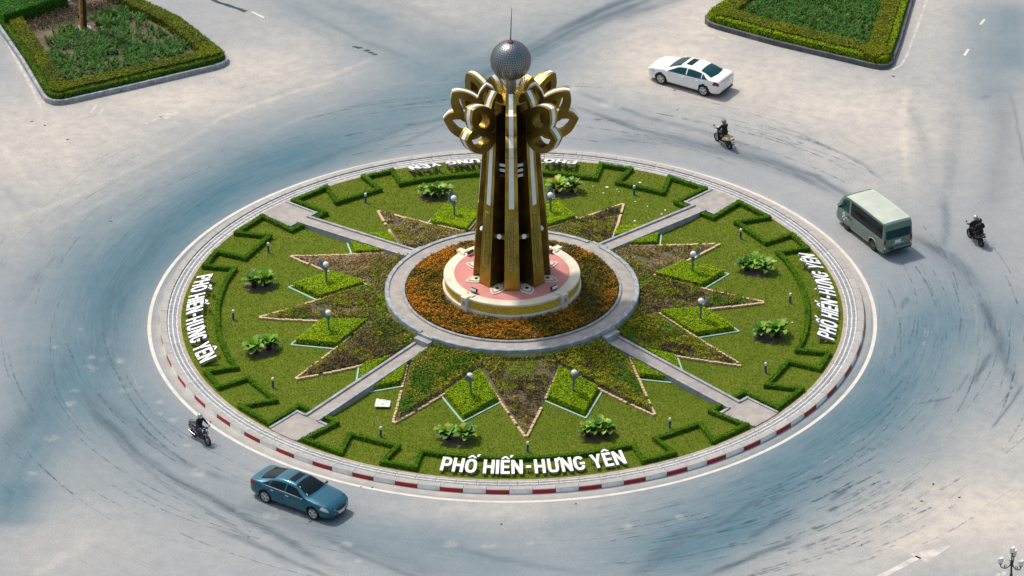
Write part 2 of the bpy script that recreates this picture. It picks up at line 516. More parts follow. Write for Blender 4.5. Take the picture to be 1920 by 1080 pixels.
DUST=[((-26.57,20.44),(9,7),0.75),((-22.51,21.68),(5,4),0.6),((-18.8,24.92),(6,3.5),0.8),((-14.45,28.88),(5,4),0.7),((-10.95,33.63),(6,5),0.5),((-25.66,33.82),(3,12),0.5),((-24.22,15.94),(5,4),0.6),((-6.08,36.36),(7,5),0.35),((1.33,36.26),(5,6),0.3),((8.87,29.93),(6,6),0.85),((13.32,27.17),(7,5),0.9),((18.0,24.45),(7,5),0.9),((20.13,19.85),(5,5),0.7),((11.46,34.72),(4,6),0.8),((24.29,29.05),(3,10),0.5),((24.09,35.26),(3,8),0.5),((23.34,-20.41),(8,5),0.9),((19.28,-22.4),(6,3),0.7),((16.53,-24.88),(5,3),0.5),((25.15,-14.17),(4,4),0.5),((0.46,-19.9),(9,1.6),0.5),((3.59,-22.22),(5,3),0.2),((-17.4,-20.97),(9,5),0.25),((-22.52,-22.94),(6,4),0.2),((-8.89,-25.09),(5,3),0.15),((17.07,6.22),(2,2),0.2),((-13.18,26.84),(4,3),0.4),((-26.45,10.38),(5,5),0.35),((5.82,28.61),(5,5),0.55),((21.04,15.38),(4,4),0.45)]
SPOT=[((-21.81,-5.45),0.35),((-21.12,-4.57),0.2),((-20.2,-4.69),0.25),((-21.72,-4.22),0.2),((-23.66,-3.18),0.2),((-22.62,-9.09),0.3),((-23.37,-12.6),0.3),((-22.43,-7.78),0.2),((-19.84,-7.7),0.25),((-22.5,-1.32),0.15),((-17.23,-10.84),0.25),((-18.05,-8.98),0.2),((-16.05,-14.13),0.25),((-15.78,-16.08),0.45),((-15.66,-15.82),0.3),((-24.04,-16.09),0.25),((-19.08,-7.6),0.15),((-17.94,-10.18),0.15),((-10.59,-20.18),0.2),((-8.21,-23.2),0.3),((-8.68,-23.35),0.2),((-7.56,-24.61),0.2),((-3.05,-23.16),0.35),((-1.38,-23.28),0.2),((-1.01,-23.28),0.25),((0.84,-23.2),0.2),((1.56,-20.68),0.12),((5.56,-21.64),0.3),((8.21,-20.75),0.25),((3.37,26.16),0.45),((5.44,24.28),0.5),((6.03,23.94),0.3),((-16.43,-13.43),0.2),((-13.5,-20.0),0.15),((-12.03,-20.42),0.3),((-11.64,-20.53),0.25)]
# ---------------------------------------------------------------- road: one sheet to the horizon, with wear, dust and tyre marks as vertex weights
def build_road():
    st = 0.115
    def axis(a, b):
        mid = np.arange(a, b + st / 2, st)
        g = np.cumsum(0.5 * 1.5 ** np.arange(21))
        return np.concatenate([a - g[::-1], mid, b + g])
    xs, ys = axis(-33, 33), axis(-30, 42)
    X, Y = np.meshgrid(xs, ys)
    nx, ny = len(xs), len(ys)
    x, y = X.ravel(), Y.ravel()
    V = np.stack([x, y, np.zeros_like(x)], 1)
    idx = np.arange(nx * ny).reshape(ny, nx)
    F = np.stack([idx[:-1, :-1], idx[:-1, 1:], idx[1:, 1:], idx[1:, :-1]], -1).reshape(-1, 4)
    r = np.hypot(x, y)
    wx = x + 0.5 * (vnoise(x, y, 0.35, 3, 1) - 0.5)
    wy = y + 0.5 * (vnoise(x, y, 0.35, 3, 2) - 0.5)
    def strokes(lst, soft):
        out = np.zeros(len(x))
        for pts, wd, s in lst:
            d = np.full(len(x), 1e9)
            al = np.zeros(len(x))
            sgn = np.zeros(len(x))
            tot = sum(math.hypot(b[0] - a[0], b[1] - a[1]) for a, b in zip(pts, pts[1:]))
            acc = 0
            for a, b in zip(pts, pts[1:]):
                ax, ay = a; bx, by = b
                ln = math.hypot(bx - ax, by - ay)
                t = np.clip(((wx - ax) * (bx - ax) + (wy - ay) * (by - ay)) / ln ** 2, 0, 1)
                dd = np.hypot(wx - ax - t * (bx - ax), wy - ay - t * (by - ay))
                m = dd < d
                d[m] = dd[m]
                sgn[m] = (((wx - ax) * (by - ay) - (wy - ay) * (bx - ax)) / ln)[m]
                al[m] = (acc + t[m] * ln) / tot
                acc += ln
            near = d < wd * 2.6 + 0.4
            sd_ = np.zeros(len(x))
            k_ = max(1.2, min(5.0, 3.2 / max(wd, 0.3)))
            # streaks that run along the stroke
            cross = (wx - pts[0][0]) * 0 + sgn
            stv = np.zeros(len(x))
            stv[near] = vnoise(cross[near] * 2.6, al[near] * tot * 0.16, 1.0, 4, len(pts) + int(wd * 10))
            fall = np.exp(-(d / (wd * 0.70)) ** 2) * 0.78 + 0.22 * np.exp(-d / (wd * 1.1)) if wd > 1.9 else np.exp(-(d / (wd * 0.52)) ** 2)
            ends = np.clip(np.minimum(al, 1 - al) * 5 + 0.25, 0, 1)
            br = (0.75 + 0.5 * vnoise(wx, wy, 1.1 / max(wd, 0.5), 3, len(pts))) * (np.clip(0.25 + 2.6 * (stv - 0.22), 0.15, 1.9) if 0.6 <= wd < 1.3 else np.clip(0.7 + 1.2 * stv, 0.6, 1.5) if wd < 0.6 else np.clip(1.08 + 0.45 * (stv - 0.5), 0.7, 1.4))
            out = 1 - (1 - out) * (1 - np.clip(s * fall * ends * br, 0, 0.97))
        return out
    teal = strokes([(p, w_, min(0.95, s * 1.55)) for p, w_, s in DARK if w_ > 1.9], 0)
    dark = strokes([(p, w_, min(0.95, s * 0.9)) for p, w_, s in DARK if w_ <= 1.9], 0)
    light = strokes(LIGHT, 0)
    th = np.arctan2(y, x)
    lane = np.exp(-((r - 24.0) / 3.6) ** 2) * (0.20 + 0.12 * np.cos(th - R(190)) + 0.06 * np.cos(2 * (th - R(-35)))) * (0.5 + vnoise(x, y, 0.12, 4, 33))
    teal = 1 - (1 - teal) * (1 - np.clip(lane, 0, 0.6))
    dust = np.zeros(len(x))
    for (cx, cy), (rx, ry), a in DUST:
        dust = np.maximum(dust, a * np.exp(-(((wx - cx) / rx) ** 2 + ((wy - cy) / ry) ** 2)))
    dust = dust * (0.6 + 0.8 * vnoise(x, y, 0.16, 4, 5)) + 0.12 * (vnoise(x, y, 0.1, 4, 6) - 0.35)
    # dust gathered against the kerb and on the far approaches
    dust = np.maximum(dust, 0.8 * np.exp(-(np.maximum(r - 18.45, 0) / 0.55) ** 2))
    dust = np.maximum(dust, np.clip((np.maximum(np.abs(x), np.abs(y)) - 34) / 25, 0, 0.35))
    spot = np.zeros(len(x))
    for (cx, cy), s in SPOT:
        d = np.hypot(x - cx + 0.35 * (vnoise(x, y, 2.5, 3, 8) - 0.5), (y - cy) + 0.35 * (vnoise(x, y, 2.5, 3, 9) - 0.5))
        spot = np.maximum(spot, np.exp(-(d / s) ** 4))
    dust = np.clip(dust + 0.5 * light, 0, 1.2) * (1 - 0.6 * np.maximum(dark, teal))
    ob = fast_mesh('road', V, F, M['road'], kind='structure', smooth=False)
    for nm, arr in (('dark', dark), ('teal', teal), ('skidzone', np.exp(-(((x - 12.5) / 7.5) ** 2 + ((y + 21.5) / 5.0) ** 2)) + 0.55 * np.exp(-(((x - 21.0) / 4.0) ** 2 + ((y + 4.0) / 7.0) ** 2))), ('dust', dust), ('spot', spot)):
        at = ob.data.attributes.new(nm, 'FLOAT', 'POINT')
        at.data.foreach_set('value', arr.astype(np.float32))
    return ob

def road_material():
    m, t, b = nodes_of('road')
    N, Lk = t.nodes, t.links
    def math_(op, a, bb=None, clamp=False):
        n = N.new('ShaderNodeMath'); n.operation = op; n.use_clamp = clamp
        for i, v in enumerate((a, bb)):
            if v is None: continue
            if isinstance(v, (int, float)): n.inputs[i].default_value = v
            else: Lk.new(v, n.inputs[i])
        return n.outputs[0]
    def attr(nm):
        a = N.new('ShaderNodeAttribute'); a.attribute_name = nm
        return a.outputs['Fac']
    def noise(vec, sc, det=4, rough=0.55):
        n = N.new('ShaderNodeTexNoise')
        n.inputs['Scale'].default_value = sc; n.inputs['Detail'].default_value = det; n.inputs['Roughness'].default_value = rough
        Lk.new(vec, n.inputs['Vector'])
        return n.outputs['Fac']
    def rng_(v, a, bb, c=0.0, d=1.0):
        n = N.new('ShaderNodeMapRange')
        for i, k in enumerate((a, bb, c, d)): n.inputs[i + 1].default_value = k
        Lk.new(v, n.inputs[0])
        return n.outputs[0]
    def mix(f, c1, c2):
        n = N.new('ShaderNodeMix'); n.data_type = 'RGBA'
        Lk.new(f, n.inputs[0])
        for i, c in ((6, c1), (7, c2)):
            if isinstance(c, tuple): n.inputs[i].default_value = (*c, 1)
            else: Lk.new(c, n.inputs[i])
        return n.outputs[2]
    g = N.new('ShaderNodeNewGeometry')
    pos = g.outputs['Position']
    sx = N.new('ShaderNodeSeparateXYZ'); Lk.new(pos, sx.inputs[0])
    x, y = sx.outputs[0], sx.outputs[1]
    r = math_('SQRT', math_('ADD', math_('MULTIPLY', x, x), math_('MULTIPLY', y, y)))
    r = math_('MAXIMUM', r, 0.5)
    cx = N.new('ShaderNodeCombineXYZ')
    Lk.new(math_('MULTIPLY', math_('DIVIDE', x, r), 5.0), cx.inputs[0])
    Lk.new(math_('MULTIPLY', math_('DIVIDE', y, r), 5.0), cx.inputs[1])
    Lk.new(math_('MULTIPLY', r, 2.6), cx.inputs[2])
    swirl = noise(cx.outputs[0], 1.0, 5, 0.62)
    cx2 = N.new('ShaderNodeCombineXYZ')
    Lk.new(math_('MULTIPLY', math_('DIVIDE', x, r), 14.0), cx2.inputs[0])
    Lk.new(math_('MULTIPLY', math_('DIVIDE', y, r), 14.0), cx2.inputs[1])
    Lk.new(math_('MULTIPLY', r, 9.0), cx2.inputs[2])
    skid = noise(cx2.outputs[0], 0.8, 3, 0.6)
    far = rng_(r, 27.0, 33.0, 0.0, 1.0)
    def calm(v):                                      # no ring-wise streaks away from the ring
        n = N.new('ShaderNodeMix'); n.data_type = 'FLOAT'
        Lk.new(far, n.inputs[0]); Lk.new(v, n.inputs[2]); n.inputs[3].default_value = 0.5
        return n.outputs[0]
    swirl, skid = calm(swirl), calm(skid)
    big = noise(pos, 0.12, 5, 0.6)
    midn = noise(pos, 1.3, 5, 0.65)
    fine = noise(pos, 13.0, 2, 0.7)
    dark, teal, dust, spot = attr('dark'), attr('teal'), attr('dust'), attr('spot')
    base = mix(rng_(big, 0.35, 0.65), (0.240, 0.258, 0.272), (0.285, 0.287, 0.286))
    base = mix(rng_(swirl, 0.42, 0.70, 0.0, 0.30), base, (0.195, 0.245, 0.28))
    fdust = math_('MULTIPLY', dust, rng_(midn, 0.25, 0.6, 0.65, 1.1), True)
    base = mix(fdust, base, (0.49, 0.435, 0.37))
    ft = math_('MULTIPLY', teal, rng_(skid, 0.34, 0.70, 0.90, 1.10), True)
    base = mix(math_('MULTIPLY', ft, 0.90, True), base, (0.034, 0.116, 0.156))
    fd = math_('MULTIPLY', dark, rng_(skid, 0.34, 0.70, 0.75, 1.25), True)
    base = mix(math_('MULTIPLY', fd, 0.85, True), base, (0.060, 0.090, 0.112))
    mk = math_('MULTIPLY', rng_(skid, 0.60, 0.68), math_('MULTIPLY', attr('skidzone'), 0.85), True)
    base = mix(mk, base, (0.016, 0.075, 0.115))
    base = mix(math_('MULTIPLY', spot, rng_(midn, 0.35, 0.6, 0.05, 0.36), True), base, (0.46, 0.44, 0.40))
    hv = N.new('ShaderNodeHueSaturation')
    Lk.new(base, hv.inputs['Color'])
    v1 = rng_(fine, 0.28, 0.72, 0.82, 1.18)
    v2 = rng_(midn, 0.25, 0.75, 0.93, 1.07)
    Lk.new(math_('MULTIPLY', v1, v2), hv.inputs['Value'])
    Lk.new(hv.outputs[0], b.inputs['Base Color'])
    b.inputs['Roughness'].default_value = 0.85
    b.inputs['Specular IOR Level'].default_value = 0.3
    bp = N.new('ShaderNodeBump'); bp.inputs['Strength'].default_value = 0.25; bp.inputs['Distance'].default_value = 0.02
    Lk.new(fine, bp.inputs['Height']); Lk.new(bp.outputs[0], b.inputs['Normal'])
    return m
M['road'] = road_material()
road = build_road()

M['line_faded'] = mat('line_faded', (0.56, 0.52, 0.46), 0.7, scale=2.2, col2=(0.40, 0.37, 0.345), lo=0.42, hi=0.62)
# painted markings, thin sheets on the road
def marking(name, polys, m, z=0.004, parent=road):
    b = MB()
    for p in polys:
        b.add([(q[0], q[1], z) for q in p], [tuple(range(len(p)))])
    return b.build(name, m, parent)
def ribbon(pts, wd):
    """centre line -> list of quads"""
    L_, R_ = [], []
    for i, p in enumerate(pts):
        a = pts[max(i - 1, 0)]; c = pts[min(i + 1, len(pts) - 1)]
        d = Vector((c[0] - a[0], c[1] - a[1])).normalized()
        L_.append((p[0] - d.y * wd / 2, p[1] + d.x * wd / 2)); R_.append((p[0] + d.y * wd / 2, p[1] - d.x * wd / 2))
    return [[R_[i], R_[i + 1], L_[i + 1], L_[i]] for i in range(len(pts) - 1)]
ring = [(0 + 18.98 * math.cos(2 * PI * k / 180), -0.19 + 18.98 * math.sin(2 * PI * k / 180)) for k in range(181)]
marking('edge_line', ribbon(ring, 0.19), M['line'])
marking('lane_dash', ribbon([(-14.97, 36.33), (-14.23, 35.55)], 0.16), M['line'])
marking('lane_dash', ribbon([(27.02, 34.1), (27.32, 34.79)], 0.16), M['line'])
marking('lane_dash', ribbon([(25.82, 30.12), (26.12, 30.94)], 0.16), M['line'])
marking('edge_line', ribbon([(20.5, 42), (17.2, 39.6), (13.71, 37.51), (12.14, 36.68), (11.2, 35.85), (10.72, 34.95), (10.76, 34.04), (11.4, 33.12), (12.45, 32.35)], 0.16), M['line_worn'])
marking('edge_line', ribbon([(25.2, 42), (24.16, 37.37), (23.47, 34.22), (22.54, 30.09), (22.16, 28.94), (21.58, 28.28)], 0.16), M['line_worn'])
marking('edge_line', ribbon([(-30.5, 38), (-29.37, 34.22), (-28.18, 30.41), (-27.01, 26.69), (-26.29, 24.02)], 0.18), M['line_worn'])
marking('arrow_marking', [[(16.6, -27.3), (16.9, -27.5), (19.85, -24.75), (19.60, -24.50)], [(19.30, -24.35), (20.10, -25.15), (21.42, -23.53)]], M['line_faded'])
marking('arrow_marking', [[(-20.31, 22.18), (-19.45, 22.95), (-19.62, 23.12), (-20.40, 22.30)], [(-19.80, 23.25), (-19.25, 22.65), (-18.40, 23.80)]], M['line_worn'])
marking('lane_dash', ribbon([(-23.51, 23.53), (-23.21, 24.58)], 0.16), M['line_worn'])
marking('lane_dash', ribbon([(-23.05, 23.4), (-22.8, 24.2)], 0.14), M['line_worn'])
marking('lane_dash', ribbon([(23.4, -26.6), (23.5, -26.2)], 0.2), M['line_worn'])
marking('lane_dash', ribbon([(23.7, -26.45), (23.8, -26.05)], 0.2), M['line_worn'])
# long crack filled with tar and small tar patches
b = MB()
cr = [(-17.41, 38.06), (-16.9, 37.55), (-16.5, 37.3), (-16.1, 36.98), (-15.7, 36.7), (-15.3, 36.35)]
for i in range(len(cr) - 1):
    for q in ribbon(cr[i:i + 2], 0.22 + 0.12 * random.random()):
        b.add([(p[0], p[1], 0.004) for p in q], [(0, 1, 2, 3)])
for cx, cy in ((-8.91, 31.67), (-8.62, 31.55), (-7.98, 30.95), (-7.75, 30.72), (-8.2, 31.2)):
    k = 9
    ph = [random.uniform(0.6, 1.2) for _ in range(k)]
    b.add([(cx + 0.22 * ph[i] * math.cos(2 * PI * i / k), cy + 0.13 * ph[i] * math.sin(2 * PI * i / k), 0.004) for i in range(k)], [tuple(range(k))])
b.build('tar_patch', M['channel'], road)

# thin rubber marks left by turning tyres
def rubber_material(name, col, amount):
    m, t, b = nodes_of(name)
    N, Lk = t.nodes, t.links
    g = N.new('ShaderNodeNewGeometry')
    nz = N.new('ShaderNodeTexNoise'); nz.inputs['Scale'].default_value = 2.2; nz.inputs['Detail'].default_value = 5
    Lk.new(g.outputs['Position'], nz.inputs['Vector'])
    mr = N.new('ShaderNodeMapRange'); mr.inputs[1].default_value = 0.40; mr.inputs[2].default_value = 0.66; mr.inputs[4].default_value = amount
    Lk.new(nz.outputs['Fac'], mr.inputs[0]); Lk.new(mr.outputs[0], b.inputs['Alpha'])
    b.inputs['Base Color'].default_value = (*col, 1); b.inputs['Roughness'].default_value = 0.8
    return m
def arcs(count, r0, r1, a0, a1, l0, l1, w0, w1, z):
    mb = MB()
    for _ in range(count):
        r = random.uniform(r0, r1); a = R(random.uniform(a0, a1)); L = random.uniform(l0, l1); drift = random.uniform(-0.10, 0.10)
        n = max(4, int(L / 0.6)); w_ = random.uniform(w0, w1)
        pts = []
        for i in range(n + 1):
            s = L * i / n
            pts.append(((r + drift * s) * math.cos(a + s / r), (r + drift * s) * math.sin(a + s / r)))
        zz = z + random.uniform(0, 0.0035)
        qs = ribbon(pts, w_)
        for q in qs: mb.add([(p[0], p[1], zz) for p in q], [(0, 1, 2, 3)])
    return mb
tm = arcs(48, 20.5, 29.0, 120, 235, 2.5, 9.0, 0.04, 0.10, 0.0045)
for args in ((70, 20.5, 29.0, -80, 10, 2.0, 8.0, 0.04, 0.11, 0.0045), (40, 20.0, 27.0, 35, 110, 3.0, 9.0, 0.05, 0.11, 0.0045), (60, 22.0, 31.0, -75, -40, 0.8, 3.0, 0.07, 0.17, 0.0045)):
    o2 = arcs(*args); tm.add(o2.v, o2.f)
tm.build('tyre_marks', rubber_material('rubber_mark', (0.035, 0.075, 0.10), 0.36), road)['kind'] = 'stuff'
lm = arcs(80, 20.0, 33.0, 0, 360, 2.0, 9.0, 0.05, 0.14, 0.0085)
lm.build('dust_tracks', rubber_material('dust_mark', (0.46, 0.43, 0.40), 0.34), road)['kind'] = 'stuff'

# ---------------------------------------------------------------- kerb of the roundabout: 100 painted stones
kerb = bpy.data.objects.new('kerb', None); COL.objects.link(kerb); kerb['kind'] = 'structure'
def arc_block(r0, r1, z0, z1, half, seg=3, mi_face=1, mi_top=0, bev=0.025):
    """a curved stone centred on angle 0, outer face mi_face"""
    b = MB()
    A = [-half + 2 * half * i / seg for i in range(seg + 1)]
    prof = [(r0, z0), (r0, z1 - bev * 0.5), (r0 + bev * 0.5, z1), (r1 - bev, z1), (r1, z1 - bev), (r1, z0)]
    L = len(prof)
    vs = [(r * math.cos(a), r * math.sin(a), z) for a in A for r, z in prof]
    fs, ms = [], []
    for k in range(seg):
        for i in range(L - 1):
            fs.append((k * L + i, (k + 1) * L + i, (k + 1) * L + i + 1, k * L + i + 1))
            ms.append(mi_face if i >= L - 2 else mi_top)
    fs.append(tuple(range(L))); ms.append(mi_top)
    fs.append(tuple(seg * L + i for i in range(L - 1, -1, -1))); ms.append(mi_top)
    o = len(b.v); b.v += vs; b.f += fs; b.m += ms
    return b
kr = arc_block(18.06, 18.42, 0.0, 0.255, R(1.765)).build('kerb_stone', [M['kerb_top'], M['paint_red']], kerb)
kw = arc_block(18.06, 18.42, 0.0, 0.255, R(1.765)).build('kerb_stone', [M['kerb_top'], M['paint_white']], kerb)
for k in range(100):
    src = kr if k % 2 == 0 else kw
    o = src if k < 2 else src.copy()
    if k >= 2: COL.objects.link(o)
    o.rotation_euler = (0, 0, R(-99.6 + 3.6 * k))
    o.location = (0, 0, random.uniform(-0.006, 0.0))
# drain channel and its slotted covers
ch = MB()
ch.lathe([(17.32, 0.0), (17.32, 0.19), (17.50, 0.19), (17.50, 0.09), (18.035, 0.09), (18.035, 0.185), (18.056, 0.185), (18.056, 0.0)], 144, mis=[0, 0, 0, 1, 0, 0, 0])
channel = ch.build('drain_channel', [M['channel_edge'], M['channel']])
channel['kind'] = 'structure'
def grate_mesh():
    b = MB()
    half = R(1.615)
    def strip(r0, r1, a0, a1, z=0.187, t=0.03):
        vs = []
        for zz in (z - t, z):
            for r, a in ((r0, a0), (r1, a0), (r1, a1), (r0, a1)):
                vs.append((r * math.cos(a), r * math.sin(a), zz))
        b.add(vs, [(4, 5, 6, 7), (0, 1, 5, 4), (1, 2, 6, 5), (2, 3, 7, 6), (3, 0, 4, 7)])
    strip(17.51, 17.58, -half, half); strip(17.735, 17.81, -half, half); strip(17.96, 18.03, -half, half)
    n = 19
    for i in range(n + 1):
        a = -half + 2 * half * i / n
        da = half / n * (0.34 if 0 < i < n else 0.5)
        for r0, r1 in ((17.58, 17.735), (17.81, 17.96)):
            strip(r0, r1, max(a - da, -half), min(a + da, half))
    return b
g0 = grate_mesh().build('drain_cover', M['grate'], channel)
for k in range(108):
    o = g0 if k == 0 else g0.copy()
    if k: COL.objects.link(o)
    o.rotation_euler = (0, 0, R(-90.9 + 360 / 108 * k))
    o.location = (0, 0, random.uniform(-0.004, 0.004))

# ---------------------------------------------------------------- lawn on a low mound
def lawn_material():
    m, t, b = nodes_of('lawn')
    N, Lk = t.nodes, t.links
    g = N.new('ShaderNodeNewGeometry')
    def noise(sc, det=5, rough=0.6):
        n = N.new('ShaderNodeTexNoise'); n.inputs['Scale'].default_value = sc; n.inputs['Detail'].default_value = det; n.inputs['Roughness'].default_value = rough
        Lk.new(g.outputs['Position'], n.inputs['Vector']); return n.outputs['Fac']
    def mixr(f, lo, hi, c1, c2):
        r = N.new('ShaderNodeMapRange'); r.inputs[1].default_value = lo; r.inputs[2].default_value = hi; Lk.new(f, r.inputs[0])
        n = N.new('ShaderNodeMix'); n.data_type = 'RGBA'; Lk.new(r.outputs[0], n.inputs[0])
        for i, c in ((6, c1), (7, c2)):
            if isinstance(c, tuple): n.inputs[i].default_value = (*c, 1)
            else: Lk.new(c, n.inputs[i])
        return n.outputs[2]
    c = mixr(noise(0.5), 0.35, 0.65, (0.122, 0.168, 0.010), (0.168, 0.192, 0.018))
    c = mixr(noise(2.2), 0.60, 0.78, c, (0.24, 0.22, 0.08))
    c = mixr(noise(9.0, 4, 0.7), 0.35, 0.7, c, (0.070, 0.120, 0.005))
    Lk.new(c, b.inputs['Base Color']); b.inputs['Roughness'].default_value = 0.9; b.inputs['Specular IOR Level'].default_value = 0.15
    bp = N.new('ShaderNodeBump'); bp.inputs['Strength'].default_value = 1.0; bp.inputs['Distance'].default_value = 0.05
    Lk.new(noise(22.0, 4, 0.7), bp.inputs['Height']); Lk.new(bp.outputs[0], b.inputs['Normal'])
    return m
M['lawn'] = lawn_material()
b = MB()
b.lathe([(r, mound(r)) for r in (6.55, 7, 7.5, 8, 8.6, 9.3, 10, 11, 12, 13, 13.5, 14.0, 15, 16.3, 17.31)], 144)
lawn = b.build('lawn', M['lawn'], smooth=True)
lawn['kind'] = 'structure'
# ---------------------------------------------------------------- raised ring walkway
walk = bpy.data.objects.new('walkway', None); COL.objects.link(walk); walk['kind'] = 'structure'
WZ = 1.50
b = MB()
b.lathe([(5.70, 1.2), (5.70, WZ), (6.60, WZ), (6.60, 1.1)], 120)
b.build('paving', M['paving'], walk)
b = MB()
b.lathe([(6.60, 1.38), (6.625, 1.38), (6.625, 1.12), (6.60, 1.12)], 120)
b.build('base_band', M['cream_band'], walk)
PATHS = [ROT + 45 + 90 * k for k in range(4)]        # NE, NW, SW, SE
def near_path(a, half):
    return any(abs(((a - p + 180) % 360) - 180) < half for p in PATHS)
ko = arc_block(6.43, 6.655, 1.36, 1.575, R(3.56), 2, 0, 0).build('kerb_stone', [M['kerb_blue']], walk)
kn = arc_block(5.60, 5.74, 1.30, 1.60, R(3.56), 2, 0, 0).build('kerb_stone', [M['kerb_grey']], walk)
fo = fn = True
for k in range(50):
    a = ROT + 45 + 7.2 * k
    if not near_path(a, 3.0):
        o = ko if fo else ko.copy()
        if not fo: COL.objects.link(o)
        fo = False
        o.rotation_euler = (0, 0, R(a)); o.location = (0, 0, random.uniform(-0.008, 0))
    o = kn if fn else kn.copy()
    if not fn: COL.objects.link(o)
    fn = False
    o.rotation_euler = (0, 0, R(a)); o.location = (0, 0, random.uniform(-0.008, 0))

# ---------------------------------------------------------------- four radial paths with kerb stones, flared end pads and steps
def radial_poly(a, pts):
    c, s = math.cos(R(a)), math.sin(R(a))
    return [(p[0] * c - p[1] * s, p[0] * s + p[1] * c) for p in pts]
def zpath(off):
    return lambda x, y: 0.255 + 0.096 * max(0.0, 15.2 - math.hypot(x, y)) + off
def zmound(off):
    return lambda x, y: mound(math.hypot(x, y)) + off
for i, a in enumerate(PATHS):
    p = bpy.data.objects.new('garden_path', None); COL.objects.link(p); p['kind'] = 'structure'
    b = MB()
    rr = [6.62, 7.8, 9.3, 11.2, 13.3, 15.2]
    for r0, r1 in zip(rr, rr[1:]):
        b.prism(radial_poly(a, [(r0, -0.33), (r1, -0.33), (r1, 0.33), (r0, 0.33)]), zmound(-0.1), zpath(0.0))
    e = math.sqrt(17.33 ** 2 - 0.92 ** 2)
    b.prism(radial_poly(a, [(15.2, -0.98), (e, -0.86), (17.33, 0), (e, 0.86), (15.2, 0.98)]), 0.05, 0.245)
    b.build('paving', M['paving'], p)
    n = 9
    for sgn in (-1, 1):
        for k in range(n):
            r0 = 6.95 + (15.22 - 6.95) * k / n + 0.006; r1 = 6.95 + (15.22 - 6.95) * (k + 1) / n - 0.006
            segs = [r0, (r0 + r1) / 2, r1]
            b = MB()
            for s0, s1 in zip(segs, segs[1:]):
                b.prism(radial_poly(a, [(s0, sgn * 0.333), (s1, sgn * 0.333), (s1, sgn * 0.48), (s0, sgn * 0.48)]), zmound(-0.12), zpath(0.09))
            b.build('kerb_stone', M['kerb_grey'], p)
        # shoulder and the two stones along the pad
        b = MB(); b.prism(radial_poly(a, [(15.1, sgn * 0.486), (15.24, sgn * 0.486), (15.24, sgn * 1.12), (15.1, sgn * 1.12)]), 0.02, 0.32)
        b.build('kerb_stone', M['kerb_grey'], p)
        for k in range(2):
            r0 = 15.25 + 1.02 * k; r1 = r0 + 1.01
            w0 = 0.985 - (r0 - 15.2) * 0.057; w1 = 0.985 - (r1 - 15.2) * 0.057
            b = MB(); b.prism(radial_poly(a, [(r0, sgn * w0), (r1, sgn * w1), (r1, sgn * (w1 + 0.13)), (r0, sgn * (w0 + 0.13))]), 0.02, 0.30)
            b.build('kerb_stone', M['kerb_grey'], p)
    for r0, r1, z in ((6.60, 6.70, 1.515), (6.70, 7.02, 1.36)):
        b = MB(); b.prism(radial_poly(a, [(r0, -0.5), (r1, -0.5), (r1, 0.5), (r0, 0.5)]), 0.9, z)
        b.build('step', M['kerb_grey'], p, bevel=0.012)
# small concrete pad by the right-hand letters
b = MB(); b.prism([(16.55, 4.55), (17.0, 4.72), (17.16, 4.0), (17.06, 3.3), (16.95, 3.25)], 0.05, 0.165)
b.build('concrete_pad', M['paving'])['kind'] = 'structure'

